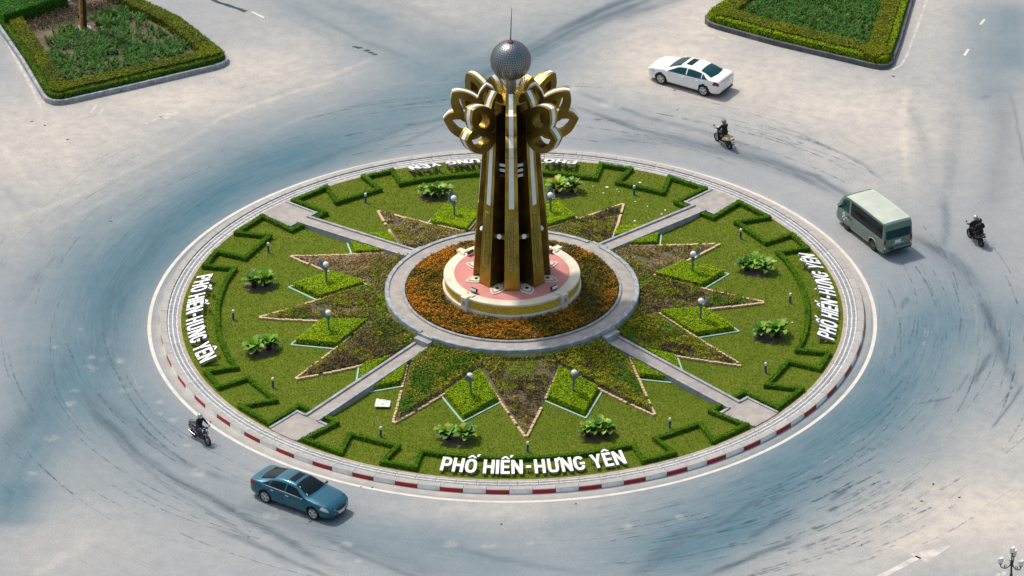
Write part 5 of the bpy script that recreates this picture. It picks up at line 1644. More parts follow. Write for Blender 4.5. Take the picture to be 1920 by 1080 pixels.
# strap-leaved lilies
def lilies(name, lbl, poly, count, cols, hi, excl=None):
    Q = sample_poly(poly, count)
    if excl is not None: Q = Q[~in_poly(Q[:, 0], Q[:, 1], excl)]
    den = vnoise(Q[:, 0], Q[:, 1], 0.5, 3, 21)
    Q = Q[rng.random(len(Q)) < np.clip(0.35 + 1.3 * (den - 0.25), 0.1, 1)]
    nl = 9
    n = len(Q) * nl
    base = np.repeat(Q, nl, 0)
    az = rng.uniform(0, 2 * PI, n); L = rng.uniform(0.35, 0.62, n) * hi; w_ = rng.uniform(0.022, 0.042, n); arch = rng.uniform(0.35, 1.1, n)
    dx, dy = np.cos(az), np.sin(az)
    V = np.empty((n, 8, 3))
    for i, u in enumerate((0.0, 0.4, 0.75, 1.0)):
        rad = L * (0.25 * u + 0.55 * arch * u * u)
        z = 0.22 + L * (1.05 * u - 0.50 * arch * u ** 2.2)
        ww = w_ * (1.0, 1.0, 0.8, 0.1)[i]
        for j, s in enumerate((-1, 1)):
            V[:, i * 2 + j, 0] = base[:, 0] + dx * rad - dy * ww * s
            V[:, i * 2 + j, 1] = base[:, 1] + dy * rad + dx * ww * s
            V[:, i * 2 + j, 2] = z
    o = np.arange(n)[:, None, None] * 8
    F = (o + np.array([[0, 1, 3, 2], [2, 3, 5, 4], [4, 5, 7, 6]])[None]).reshape(-1, 4)
    sel = np.repeat(rng.random(n) < 0.5, 3)[:, None]
    dry = np.repeat(rng.random(n) < 0.10, 3)[:, None]
    c = np.where(dry, [0.16, 0.13, 0.05], np.where(sel, cols[0], cols[1]))
    g = fast_mesh(name, V.reshape(-1, 3), F, M['leaf'], None, col=jcol(c, len(F), 0.2), kind='stuff')
    tag(g, lbl, 'lilies')
post_spot = [(-24.53 + 0.6 * math.cos(t), 33.8 + 0.6 * math.sin(t)) for t in np.linspace(0, 2 * PI, 9)[:-1]]
lilies('strap_leaf_lilies', 'strap-leaved green lilies with bare patches planted around the post of the left island', [(-25.6, 26.2), (-18.0, 30.4), (-22.4, 36.6), (-26.3, 33.4), (-27.0, 29.6)], 1000, ((0.055, 0.165, 0.030), (0.100, 0.220, 0.050)), 0.95, post_spot)
lilies('strap_leaf_lilies', 'dense strap-leaved green lilies filling the right traffic island', inset(RP, 1.6), 1900, ((0.050, 0.160, 0.022), (0.095, 0.220, 0.045)), 1.05)
# bare reddish brush behind the post
Q = sample_poly([(-27.2, 33.4), (-25.2, 34.4), (-22.8, 36.2), (-22.2, 37.6), (-25.4, 36.4), (-28.6, 33.8)], 2600)
P = np.stack([Q[:, 0], Q[:, 1], 0.25 + 0.4 * rng.random(len(Q))], 1)
V, F = leaf_arrays(P, np.tile([0, 0, .6], (len(P), 1)), rng.uniform(.08, .15, len(P)))
g = fast_mesh('dry_brush', V, F, M['leaf'], None, col=jcol([0.095, 0.075, 0.045], len(P), .3), kind='stuff'); tag(g, 'dry brown brush between the tall hedge block and the lilies', 'brush')
# posts
M['post_side'] = mat('post_side', (0.42, 0.20, 0.035), 0.5, var=0.15, scale=2)
M['post_face'] = mat('post_face', (0.045, 0.030, 0.022), 0.45, var=0.2, scale=2)
def post(x, y, h_, lbl, rz):
    t = thing('sign_post', lbl, 'post', (x, y, 0.2), rz)
    b = MB(); b.box((0, 0, h_ / 2), (0.36, 0.30, h_)); b.build('shaft', M['post_side'], t, bevel=0.01)
    b = MB(); b.box((0.06, -0.156, h_ / 2 + 0.02), (0.20, 0.012, h_ - 0.04)); b.box((0.186, 0, h_ / 2 + 0.02), (0.012, 0.24, h_ - 0.04)); b.build('dark_panel', M['post_face'], t)
    b = MB(); b.lathe([(0.48, -0.05), (0.46, 0.05), (0.001, 0.06)], 16); b.build('footing', M['concrete'], t)
    b = MB(); b.box((-0.11, -0.153, 0.92), (0.09, 0.006, 0.13)); b.build('sticker', M['print_pink'] if 'print_pink' in M else mat('sticker', (0.7, 0.45, 0.45)), t)
post(-24.53, 33.80, 7.5, 'square brown and black post standing among the lilies of the left island', R(20))
post(-25.62, 37.85, 7.5, 'second square post farther back on the left island, cut by the picture edge', R(20))

# ---------------------------------------------------------------- ornamental street lamp, lower right corner
X0, Y0 = LAMPXY
b = MB(); b.lathe([(1.3, 0.0), (1.3, 0.2), (1.12, 0.22), (1.12, 0.16), (0.001, 0.18)], 28, (X0, Y0, 0), mis=[0, 0, 0, 1]); b.build('lamp_island', [M['kerb_grey'], M['soil']])['kind'] = 'structure'
t = thing('street_lamp', 'dark green ornamental street lamp with white tulip globes at the lower right corner', 'street lamp', (X0, Y0, 0))
M['lamp_green'] = mat('lamp_green', (0.012, 0.045, 0.042), 0.4, var=0.15)
M['tulip'] = mat('tulip', (0.70, 0.71, 0.68), 0.3, var=0.06)
b = MB(); b.lathe([(0.28, 0), (0.28, 0.25), (0.16, 0.4), (0.10, 0.9), (0.065, 1.1), (0.055, 4.4), (0.075, 4.45), (0.05, 4.6), (0.05, 4.95), (0.09, 5.05), (0.06, 5.2), (0.035, 5.3), (0.035, 5.62)], 14)
b.build('pole', M['lamp_green'], t, smooth=True)
def tulip(parent, x, y, z):
    b = MB(); b.lathe([(0.055, 0.0), (0.10, 0.05), (0.135, 0.14), (0.145, 0.24), (0.132, 0.33), (0.125, 0.335), (0.10, 0.30), (0.001, 0.26)], 18, (x, y, z)); g = b.build('globe', M['tulip'], parent, smooth=True)
    b = MB(); b.lathe([(0.02, -0.06), (0.07, -0.03), (0.105, 0.045), (0.05, 0.05)], 14, (x, y, z)); b.build('cup', M['lamp_green'], g, smooth=True)
tulip(t, 0, 0, 5.68)
for a in (75, 195, 315):
    c, s = math.cos(R(a)), math.sin(R(a))
    b = MB()
    pts = [(0.04, 5.10), (0.14, 4.96), (0.26, 4.90), (0.40, 4.92), (0.53, 5.02), (0.56, 5.17)]
    b.tube([(r * c, r * s, z) for r, z in pts], [0.028, 0.027, 0.026, 0.026, 0.026, 0.03], 8)
    curl = [(0.30 + 0.09 * (1 - 0.55 * i / 11) * math.cos(i * 0.75 - 1.2), 5.02 + 0.09 * (1 - 0.55 * i / 11) * math.sin(i * 0.75 - 1.2)) for i in range(12)]
    b.tube([(r * c, r * s, z) for r, z in curl], 0.014, 6)
    cur2 = [(0.05 + 0.05 * math.cos(i * 0.8 + 0.5), 5.24 + 0.06 * math.sin(i * 0.8 + 0.5)) for i in range(6)]
    b.tube([(r * c + 0.05 * c, r * s + 0.05 * s, z) for r, z in cur2], 0.014, 6)
    arm = b.build('arm', M['lamp_green'], t, smooth=True)
    tulip(t, 0.56 * c, 0.56 * s, 5.20)
# litter
b = MB()
for x, y, z in LITTER:
    s = random.uniform(0.05, 0.11); a = random.random() * 6
    b.add([(x + s * math.cos(a + i * PI / 2) * (1 if i % 2 else 0.6), y + s * math.sin(a + i * PI / 2), z + random.uniform(0, 0.02)) for i in range(4)], [(0, 1, 2, 3)])
o = b.build('litter', mat('litter', (0.66, 0.63, 0.55), 0.7)); tag(o, 'pale paper scraps scattered over the back right lawn', 'litter', kind='stuff')
b = MB()
for x, y in LEAVES:
    s = random.uniform(0.07, 0.13); a = random.random() * 6
    b.add([(x + s * math.cos(a + i * PI / 2) * (1 if i % 2 else 0.45), y + s * math.sin(a + i * PI / 2) * (1 if i % 2 else 0.45), 0.006 + random.uniform(0, 0.03)) for i in range(4)], [(0, 1, 2, 3)])
o = b.build('fallen_leaves', mat('fallen_leaf', (0.10, 0.06, 0.035), 0.8)); tag(o, 'brown fallen leaves lying about on the road', 'leaves', kind='stuff')
# ---------------------------------------------------------------- vehicles: a lofted body whose panels, glass and lamps are cut from the same surface
class Loft:
    def __init__(s, st, prof, arches, ra=0.37):
        s.st = np.array(sorted(st)); s.prof = prof; s.arches = arches; s.ra = ra
        x = s.st[:, 0]; Y = s.st[:, 1:]
        d = np.gradient(Y, x, axis=0)
        # monotone-ish Hermite: limit slopes
        dl = np.diff(Y, axis=0) / np.diff(x)[:, None]
        for i in range(1, len(x) - 1):
            same = dl[i - 1] * dl[i] > 0
            d[i] = np.where(same, np.sign(dl[i]) * np.minimum(np.abs(d[i]), 2.5 * np.minimum(np.abs(dl[i - 1]), np.abs(dl[i]))), 0)
        s.d = d
    def params(s, x):
        X = s.st[:, 0]; i = int(np.clip(np.searchsorted(X, x) - 1, 0, len(X) - 2))
        h = X[i + 1] - X[i]; t = min(max((x - X[i]) / h, 0), 1)
        y0, y1 = s.st[i, 1:], s.st[i + 1, 1:]
        return (2 * t ** 3 - 3 * t ** 2 + 1) * y0 + (t ** 3 - 2 * t ** 2 + t) * h * s.d[i] + (-2 * t ** 3 + 3 * t ** 2) * y1 + (t ** 3 - t ** 2) * h * s.d[i + 1]
    def pt(s, x, v, side):
        """v: 0 sill .. n centre line of the roof; side +-1"""
        c = s.prof(*s.params(x)); n = len(c) - 1
        v = min(max(v, 0), n); i = min(int(v), n - 1); t = v - i
        p0 = c[i - 1] if i > 0 else (2 * c[0][0] - c[1][0], 2 * c[0][1] - c[1][1])
        p3 = c[i + 2] if i + 2 <= n else (-c[n - 1][0], c[n - 1][1])
        p1, p2 = c[i], c[i + 1]
        q = [0.5 * (2 * p1[k] + (-p0[k] + p2[k]) * t + (2 * p0[k] - 5 * p1[k] + 4 * p2[k] - p3[k]) * t * t + (-p0[k] + 3 * p1[k] - 3 * p2[k] + p3[k]) * t ** 3) for k in (0, 1)]
        return Vector((x, side * max(q[0], 0), q[1]))
    def normal(s, x, v, side):
        e = 0.02
        a = s.pt(x + e, v, side) - s.pt(x - e, v, side)
        n = len(s.prof(*s.params(x))) - 1
        b_ = s.pt(x, min(v + e, n), side) - s.pt(x, max(v - e, 0), side)
        k = b_.cross(a) * side
        if v >= n - 1e-6: k = Vector((k.x, 0, k.z))
        return k.normalized() if k.length > 1e-9 else Vector((0, 0, 1))
    def body(s, nx=84, nv=26):
        X = s.st[:, 0]; xs = np.linspace(X[0], X[-1], nx)
        n = len(s.prof(*s.params(0.0))) - 1
        vv = np.linspace(0, n, nv)
        rows = []
        for x in xs:
            L = [s.pt(x, v, -1) for v in vv]; Rr = [s.pt(x, v, 1) for v in vv[:-1]][::-1]
            rows.append(L + Rr)
        m = len(rows[0])
        b = MB(); b.v = [tuple(p) for r in rows for p in r]
        for i in range(nx - 1):
            for j in range(m - 1):
                q = (i * m + j, (i + 1) * m + j, (i + 1) * m + j + 1, i * m + j + 1)
                c = sum((Vector(b.v[k]) for k in q), Vector()) / 4
                if abs(c.y) > 0.45 and any((c.x - ax) ** 2 + (c.z - az) ** 2 < s.ra ** 2 for ax, az in s.arches): continue
                b.f.append(q); b.m.append(0)
        b.f.append(tuple(range(m))); b.m.append(0)
        b.f.append(tuple((nx - 1) * m + j for j in range(m - 1, -1, -1))); b.m.append(0)
        return b
    def patch(s, xa, xb, v0, v1, sides=(1,), off=0.006, nx=12, nv=6):
        """a panel lying on the body between v0 and v1; xa/xb numbers or functions of t in 0..1 along v"""
        fa = xa if callable(xa) else (lambda t: xa); fb = xb if callable(xb) else (lambda t: xb)
        b = MB()
        for sd_ in sides:
            vs = []
            for j in range(nv + 1):
                t = j / nv; v = v0 + (v1 - v0) * t
                for i in range(nx + 1):
                    x = fa(t) + (fb(t) - fa(t)) * i / nx
                    vs.append(s.pt(x, v, sd_) + s.normal(x, v, sd_) * off)
            w_ = nx + 1
            fs = [(j * w_ + i, j * w_ + i + 1, (j + 1) * w_ + i + 1, (j + 1) * w_ + i) for j in range(nv) for i in range(nx)]
            # rim so the panel is not paper thin
            k = len(vs)
            rim = [i for i in range(w_)] + [(j + 1) * w_ - 1 for j in range(1, nv + 1)] + [nv * w_ + i for i in range(w_ - 2, -1, -1)] + [j * w_ for j in range(nv - 1, 0, -1)]
            low = []
            for r_ in rim:
                j, i = divmod(r_, w_); t = j / nv; v = v0 + (v1 - v0) * t; x = fa(t) + (fb(t) - fa(t)) * i / nx
                low.append(s.pt(x, v, sd_) - s.normal(x, v, sd_) * 0.01)
            fs += [(rim[i], rim[(i + 1) % len(rim)], k + (i + 1) % len(rim), k + i) for i in range(len(rim))]
            b.add(vs + low, fs)
        return b
def car_prof(zl, wd, hb, wr, hr):
    return [(wd * 0.88, zl), (wd * 0.97, zl + 0.13), (wd, (zl + hb) * 0.55), (wd * 0.965, hb), (wr + (wd * 0.965 - wr) * 0.10, hr - 0.07 * min(1, (hr - hb) / 0.2) - 0.01), (wr * 0.72, hr - 0.012), (0, hr)]
def van_prof(zl, wd, hb, wr, hr):
    return [(wd * 0.94, zl), (wd * 0.99, zl + 0.12), (wd, zl + 0.45), (wd * 0.985, hb), (wr + (wd - wr) * 0.35, hr - 0.10), (wr * 0.86, hr - 0.02), (0, hr)]
def wheel(t, x, y, r_, wd, rimmat, spokes=5, dark=False):
    sg = 1 if y > 0 else -1
    wt = bpy.data.objects.new('wheel', None); COL.objects.link(wt); wt.parent = t; wt.location = (x, y, r_)
    Mx = Matrix.Rotation(R(-90 * sg), 3, 'X')
    b = MB(); b.lathe([(r_ * 0.66, -wd / 2), (r_ * 0.93, -wd / 2), (r_, -wd * 0.32), (r_, wd * 0.32), (r_ * 0.93, wd / 2), (r_ * 0.66, wd / 2 - 0.01)], 28, M=Mx)
    b.build('tyre', M['rubber'], wt, smooth=True)
    b = MB()
    b.lathe([(r_ * 0.67, wd / 2 - 0.004), (r_ * 0.60, wd / 2 - 0.012), (r_ * 0.59, -0.02)], 28, M=Mx, mi=0)
    b.lathe([(r_ * 0.58, wd / 2 - 0.07), (0.001, wd / 2 - 0.065)], 28, M=Mx, mi=1)
    b.lathe([(r_ * 0.17, wd / 2 - 0.06), (r_ * 0.16, wd / 2 - 0.01), (0.001, wd / 2 - 0.005)], 14, M=Mx, mi=0)
    for k in range(spokes):
        for da in ((-0.14, 0.14) if spokes == 5 else (0,)):
            a = 2 * PI * k / spokes + da
            p0 = Mx @ Vector((r_ * 0.14 * math.cos(a), r_ * 0.14 * math.sin(a), wd / 2 - 0.02)); p1 = Mx @ Vector((r_ * 0.61 * math.cos(a + da * 0.6), r_ * 0.61 * math.sin(a + da * 0.6), wd / 2 - 0.02))
            b.tube([p0, p1], 0.022 if spokes == 5 else 0.03, 6, mi=0)
    b.build('rim', [rimmat, M['black']], wt, smooth=True)
def mirror(t, x, y, z, m):
    sg = 1 if y > 0 else -1
    b = MB(); b.sphere((x, y + sg * 0.07, z), 0.1, 12, 8, sc=(0.75, 1.1, 0.72)); b.tube([(x + 0.03, y - sg * 0.06, z - 0.05), (x, y + sg * 0.03, z - 0.02)], 0.025, 6)
    b.build('wing_mirror', m, t, smooth=True)
SCL = 1.035
def sedan(label, x, y, head, st, paint, wb, r_, opts):
    t = thing('car', label, 'car', (x, y, 0), R(head)); t.scale = (SCL,) * 3
    xf, xr = wb / 2, -wb / 2
    lf = Loft(st, car_prof, [(xf, r_ + 0.01), (xr, r_ + 0.01)], r_ + 0.055)
    lf.body(92, 28).build('body', paint, t, smooth=True)
    b = MB(); b.box((0, 0, 0.42), (st[0][0] * 2 - 0.9, 1.46, 0.5)); b.box((0, 0, 0.24), (st[0][0] * 2 - 1.0, 1.6, 0.12)); b.build('underbody', M['black'], t)
    for px in (xf, xr):
        for sg in (-1, 1): wheel(t, px, sg * 0.805, r_ + 0.008, 0.215, opts['rim'], 5)
    # doors and handles
    for sg in (-1, 1):
        for xa, xb in ((-0.22, 0.90), (-1.12, -0.25)):
            hole = None
            d = lf.patch(lambda t_: xa + (0.12 * (1 - t_) if xa < -1 else 0), lambda t_: xb, 0.75, 2.92, (sg,), off=0.004).build('door', paint, t, smooth=True)
            p = lf.pt(xa + 0.16, 2.62, sg); b = MB(); b.box((p.x, p.y + sg * 0.018, p.z), (0.19, 0.028, 0.03)); b.build('handle', opts.get('handle', paint), d, bevel=0.008)
        # side glass, four panes
        g = opts['glass']
        lf.patch(lambda q: -0.20, lambda q: 0.98 - 0.62 * q, 3.08, 3.84, (sg,), off=0.007).build('side_window', g, t, smooth=True)
        lf.patch(lambda q: -1.18 + 0.05 * q, lambda q: -0.27, 3.08, 3.84, (sg,), off=0.007).build('side_window', g, t, smooth=True)
        lf.patch(lambda q: -1.62 + 0.36 * q, lambda q: -1.22 + 0.05 * q, 3.10, 3.80, (sg,), off=0.007, nx=5).build('side_window', g, t, smooth=True)
        lf.patch(lambda q: -1.66 + 0.42 * q, lambda q: 1.0 - 0.62 * q, 2.98, 3.07, (sg,), off=0.010, nx=16, nv=2).build('window_trim', opts['trim'], t)
        mirror(t, 0.86, sg * 0.93, 0.98, paint)
        xh = st[0][0]
        lf.patch(lambda q: xh - 0.62 + 0.1 * q, lambda q: xh - 0.13 - 0.10 * q, 2.35, 3.05, (sg,), off=0.008).build('headlight', M['clear_lens'], t, smooth=True)
        xt = st[-1][0]
        lf.patch(lambda q: xt + 0.05, lambda q: xt + 0.42 - 0.10 * q, 2.30, 2.95, (sg,), off=0.009).build('tail_light', M['red_lens'], t, smooth=True)
    wsx = opts['ws']; rwx = opts['rw']
    lf.patch(lambda q: wsx[0] + 0.04 * (1 - q), lambda q: wsx[1] - 0.10 * (1 - q) , 4.22, 6.0, (-1, 1), off=0.007).build('windscreen', g, t, smooth=True)
    lf.patch(lambda q: rwx[0] + 0.12 * (1 - q), lambda q: rwx[1] - 0.03 * (1 - q), 4.25, 6.0, (-1, 1), off=0.007).build('rear_window', g, t, smooth=True)
    lf.patch(opts['sr'][0], opts['sr'][1], 5.02, 6.0, (-1, 1), off=0.007).build('sunroof', M['glass'], t, smooth=True)
    xh, xt = st[0][0], st[-1][0]
    b = MB(); b.box((xh - 0.045, 0, 0.58), (0.11, 0.80, 0.19)); b.build('grille', M['black'], t, bevel=0.02)
    b = MB(); b.tube([(xh - 0.05, -0.50, 0.70), (xh + 0.02, -0.30, 0.52), (xh + 0.03, 0, 0.48), (xh + 0.02, 0.30, 0.52), (xh - 0.05, 0.50, 0.70)], 0.02, 6); b.build('grille_trim', M['chrome'], t)
    b = MB(); b.box((xh - 0.06, 0, 0.29), (0.10, 0.86, 0.11)); b.build('lower_grille', M['black'], t, bevel=0.02)
    b = MB(); b.box((xh + 0.035, 0, 0.42), (0.015, 0.48, 0.12)); b.build('number_plate', M['plate'], t)
    b = MB(); b.box((xt - 0.012, 0, 0.80), (0.03, 0.48, 0.14)); b.build('number_plate', M['plate'], t)
    b = MB(); b.box((xt + 0.06, 0, 0.31), (0.16, 1.25, 0.14)); b.build('rear_diffuser', M['black'], t, bevel=0.02)
    return t, lf
MZ = [(2.43, .36, .40, .58, .30, .64), (2.39, .28, .62, .66, .48, .73), (2.22, .22, .81, .75, .66, .84), (1.85, .20, .895, .84, .76, .935), (1.35, .20, .92, .90, .78, 1.01), (1.08, .20, .92, .93, .76, 1.05),
      (.80, .20, .92, .945, .69, 1.20), (.40, .20, .92, .955, .62, 1.36), (.10, .20, .92, .965, .60, 1.425), (-.40, .20, .92, .98, .59, 1.45), (-.85, .20, .92, .99, .58, 1.41), (-1.25, .21, .92, 1.0, .585, 1.31),
      (-1.60, .22, .91, 1.01, .62, 1.215), (-1.92, .23, .89, 1.02, .68, 1.115), (-2.18, .26, .85, 1.0, .70, 1.08), (-2.36, .30, .77, .93, .62, 1.03), (-2.43, .36, .66, .84, .50, .90)]
bcar, bl = sedan('metallic blue sedan with a dark sunroof driving past the red and white kerb', -10.55, -19.20, -34.6, MZ, M['car_blue'], 2.83, 0.335,
      dict(rim=M['alloy'], glass=M['glass'], trim=M['chrome'], ws=(.22, 1.06), rw=(-1.93, -1.02), sr=(-.30, .06)))
bl.patch(lambda q: 0.86, lambda q: 0.95, 4.42, 4.62, (-1,), off=0.011, nx=3, nv=3).build('windscreen_sticker', mat('sticker_green', (0.45, 0.75, 0.55), 0.4), bcar)
bl.patch(lambda q: 0.40, lambda q: 0.48, 4.50, 4.66, (-1,), off=0.011, nx=3, nv=3).build('windscreen_sticker', bpy.data.materials['sticker_green'], bcar)
K3 = [(2.33, .36, .42, .57, .30, .63), (2.29, .28, .64, .65, .48, .72), (2.12, .22, .81, .74, .66, .84), (1.72, .20, .89, .83, .75, .94), (1.30, .20, .90, .89, .77, 1.0), (1.05, .20, .90, .92, .75, 1.04),
      (.78, .20, .90, .935, .68, 1.18), (.38, .20, .90, .945, .61, 1.315), (.08, .20, .90, .955, .59, 1.375), (-.40, .20, .90, .965, .58, 1.40), (-.80, .20, .90, .975, .575, 1.375), (-1.18, .21, .90, .985, .58, 1.305),
      (-1.50, .22, .89, .995, .62, 1.21), (-1.78, .23, .875, 1.0, .69, 1.10), (-2.08, .26, .845, .99, .71, 1.07), (-2.24, .30, .80, .93, .66, 1.02), (-2.31, .36, .72, .84, .58, .90)]
wcar, wl = sedan('white sedan with a dark rear window and sunroof, heading away behind the tower', 10.12, 26.72, 147.2, K3, M['car_white'], 2.70, 0.325,
      dict(rim=M['alloy'], glass=M['glass_tint'], trim=M['black'], ws=(.22, 1.03), rw=(-1.80, -1.0), sr=(-.35, .02)))
b = MB(); b.box((-2.27, 0, 0.945), (0.05, 1.15, 0.025)); b.build('light_bar', M['red_lens'], wcar)
# van
VN = [(2.36, .40, .70, .86, .60, .96), (2.31, .30, .82, .98, .70, 1.14), (2.18, .26, .865, 1.04, .75, 1.26), (1.95, .24, .875, 1.06, .75, 1.55), (1.70, .24, .88, 1.06, .75, 1.80), (1.42, .24, .88, 1.07, .76, 1.93), (1.0, .24, .88, 1.07, .77, 1.975),
      (-.6, .24, .88, 1.07, .775, 2.0), (-1.9, .24, .88, 1.07, .775, 1.985), (-2.24, .26, .875, 1.07, .77, 1.965), (-2.34, .32, .865, 1.06, .75, 1.90)]
t = thing('van', 'dusty grey-green passenger van with tinted windows beside the right-hand letters', 'van', (19.40, 8.40, 0), R(119.0)); t.scale = (SCL,) * 3
lf = Loft(VN, van_prof, [(1.285, .33), (-1.285, .33)], .385)
lf.body(92, 28).build('body', M['car_green'], t, smooth=True)
lf.patch(lambda q: -2.20, lambda q: 1.38, 4.12, 6.0, (-1, 1), off=0.008, nx=20, nv=10).build('roof', mat('roof_sunlit', (0.47, 0.50, 0.42), 0.5, scale=1.1, col2=(0.38, 0.42, 0.35)), t, smooth=True)  # sunlight on the roof put into the colour, paler than the green body paint
b = MB(); b.box((0, 0, 0.45), (4.0, 1.34, 0.5)); b.box((0, 0, 0.28), (3.9, 1.5, 0.10)); b.build('underbody', M['black'], t)
M['rim_dusty'] = mat('rim_dusty', (0.17, 0.15, 0.11), 0.7, var=0.2)
for px in (1.285, -1.285):
    for sg in (-1, 1): wheel(t, px, sg * 0.765, 0.32, 0.20, M['rim_dusty'], 6)
for sg in (-1, 1):
    lf.patch(lambda q: 1.02 + 0.02 * q, lambda q: 1.98 - 0.42 * q, 3.05, 3.86, (sg,), off=0.006).build('side_window', M['glass_tint'], t, smooth=True)
    lf.patch(-0.62, 0.86, 3.05, 3.88, (sg,), off=0.006).build('side_window', M['glass'], t, smooth=True)
    lf.patch(-2.16, -0.645, 3.05, 3.88, (sg,), off=0.006).build('side_window', M['glass'], t, smooth=True)
    lf.patch(-2.16, 0.86, 2.97, 3.04, (sg,), off=0.006, nv=2).build('window_trim', M['black'], t)
    d = lf.patch(0.95, lambda q: 1.62 + 0.30 * q, 1.0, 2.95, (sg,), off=0.004).build('door', M['car_green'], t, smooth=True)
    p = lf.pt(1.06, 2.6, sg); b = MB(); b.box((p.x, p.y + sg * 0.02, p.z), (0.16, 0.03, 0.04)); b.build('handle', M['black'], d)
    d = lf.patch(-0.75, 0.90, 0.9, 2.95, (sg,), off=0.004).build('door', M['car_green'], t, smooth=True)
    p = lf.pt(0.78, 2.55, sg); b = MB(); b.box((p.x, p.y + sg * 0.02, p.z), (0.16, 0.03, 0.04)); b.build('handle', M['black'], d)
    lf.patch(-0.86, 0.84, 0.05, 0.95, (sg,), off=0.012, nx=14, nv=3).build('sill_panel', M['car_tan'], t, smooth=True)
    lf.patch(-2.20, -1.70, 0.05, 0.95, (sg,), off=0.012, nx=6, nv=3).build('sill_panel', M['car_tan'], t, smooth=True)
    b = MB()
    for px in (1.285, -1.285):
        pts = []
        for k in range(13):
            a = PI * (0.02 + 0.96 * k / 12); zz = .33 + .40 * math.sin(a); xx = px + .40 * math.cos(a)
            pts.append((xx, sg * 0.885, zz))
        b.tube(pts, 0.028, 6)
    b.build('wheel_arch', M['car_tan'], t, smooth=True)
    mirror(t, 1.75, sg * 0.90, 1.22, M['black'])
    lf.patch(lambda q: 2.12, lambda q: 2.33, 2.15, 2.95, (sg,), off=0.008).build('headlight', M['clear_lens'], t, smooth=True)
    b = MB(); b.box((-2.30, sg * 0.80, 0.90), (0.12, 0.12, 0.26), mi=0); b.box((-2.30, sg * 0.80, 0.70), (0.12, 0.12, 0.13), mi=1); b.box((-2.30, sg * 0.80, 0.58), (0.115, 0.115, 0.11), mi=2)
    b.build('tail_light', [M['red_lens'], M['orange_lens'], M['plate']], t, bevel=0.012)
lf.patch(lambda q: 1.50, lambda q: 2.14 - 0.06 * (1 - q), 4.25, 6.0, (-1, 1), off=0.006).build('windscreen', M['glass'], t, smooth=True)
b = MB()
def rrect(w_, h_, r_, n=4):
    out = []
    for cx, cy, a0 in ((w_ - r_, h_ - r_, 0), (-w_ + r_, h_ - r_, 90), (-w_ + r_, -h_ + r_, 180), (w_ - r_, -h_ + r_, 270)):
        for k in range(n + 1): out.append((cx + r_ * math.cos(R(a0 + 90 * k / n)), cy + r_ * math.sin(R(a0 + 90 * k / n))))
    return out
def back_plate(b, x, y0, z0, w_, h_, r_, th=0.02, lean=0.0, mi=0):
    p = rrect(w_, h_, r_); n = len(p)
    b.add([(x + (q[1]) * lean, y0 + q[0], z0 + q[1]) for q in p] + [(x - th + q[1] * lean, y0 + q[0], z0 + q[1]) for q in p], [tuple(range(n - 1, -1, -1)), tuple(range(n, 2 * n))] + [(i, (i + 1) % n, n + (i + 1) % n, n + i) for i in range(n)], mi)
back_plate(b, -2.330, 0, 1.40, 0.745, 0.35, 0.08, 0.02, 0.07); b.build('rear_window', M['glass_tint'], t)
b = MB(); back_plate(b, -2.325, 0, 0.86, 0.70, 0.26, 0.06, 0.022); tg = b.build('tailgate', M['car_green'], t)
b = MB(); b.box((-2.355, 0.02, 0.84), (0.012, 0.36, 0.17)); b.build('number_plate', M['plate'], t)
b = MB(); b.box((-2.358, 0, 0.735), (0.025, 0.72, 0.035)); b.build('plate_trim', M['chrome'], t)
b = MB(); b.box((-2.33, 0, 0.47), (0.20, 1.62, 0.17)); b.build('rear_bumper', M['car_green'], t, bevel=0.04)
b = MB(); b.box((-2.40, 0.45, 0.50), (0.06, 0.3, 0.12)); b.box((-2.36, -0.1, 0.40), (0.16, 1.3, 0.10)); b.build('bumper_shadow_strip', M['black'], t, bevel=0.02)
b = MB(); b.box((2.30, 0, 0.45), (0.16, 1.55, 0.26)); b.build('front_bumper', M['car_green'], t, bevel=0.05)
b = MB(); b.box((2.345, 0, 0.80), (0.05, 0.9, 0.14)); b.build('grille', M['black'], t)
p = lf.pt(1.50, 2.2, 1)
b = MB()
for dz, r_ in ((0.09, 0.115), (-0.12, 0.13)):
    b.lathe([(r_, 0.0), (r_, 0.012), (0.001, 0.012)], 20, (p.x, p.y + 0.004, p.z + dz), mi=0, M=Matrix.Rotation(R(-90), 3, 'X'))
    b.lathe([(r_ * 0.55, 0.012), (r_ * 0.55, 0.016), (r_ * 0.35, 0.016), (r_ * 0.35, 0.012)], 16, (p.x, p.y + 0.004, p.z + dz), mi=1, M=Matrix.Rotation(R(-90), 3, 'X'))
b.build('door_emblem', [M['letter'], mat('emblem_blue', (0.20, 0.30, 0.45), 0.5)], t)

BSC = 0.94
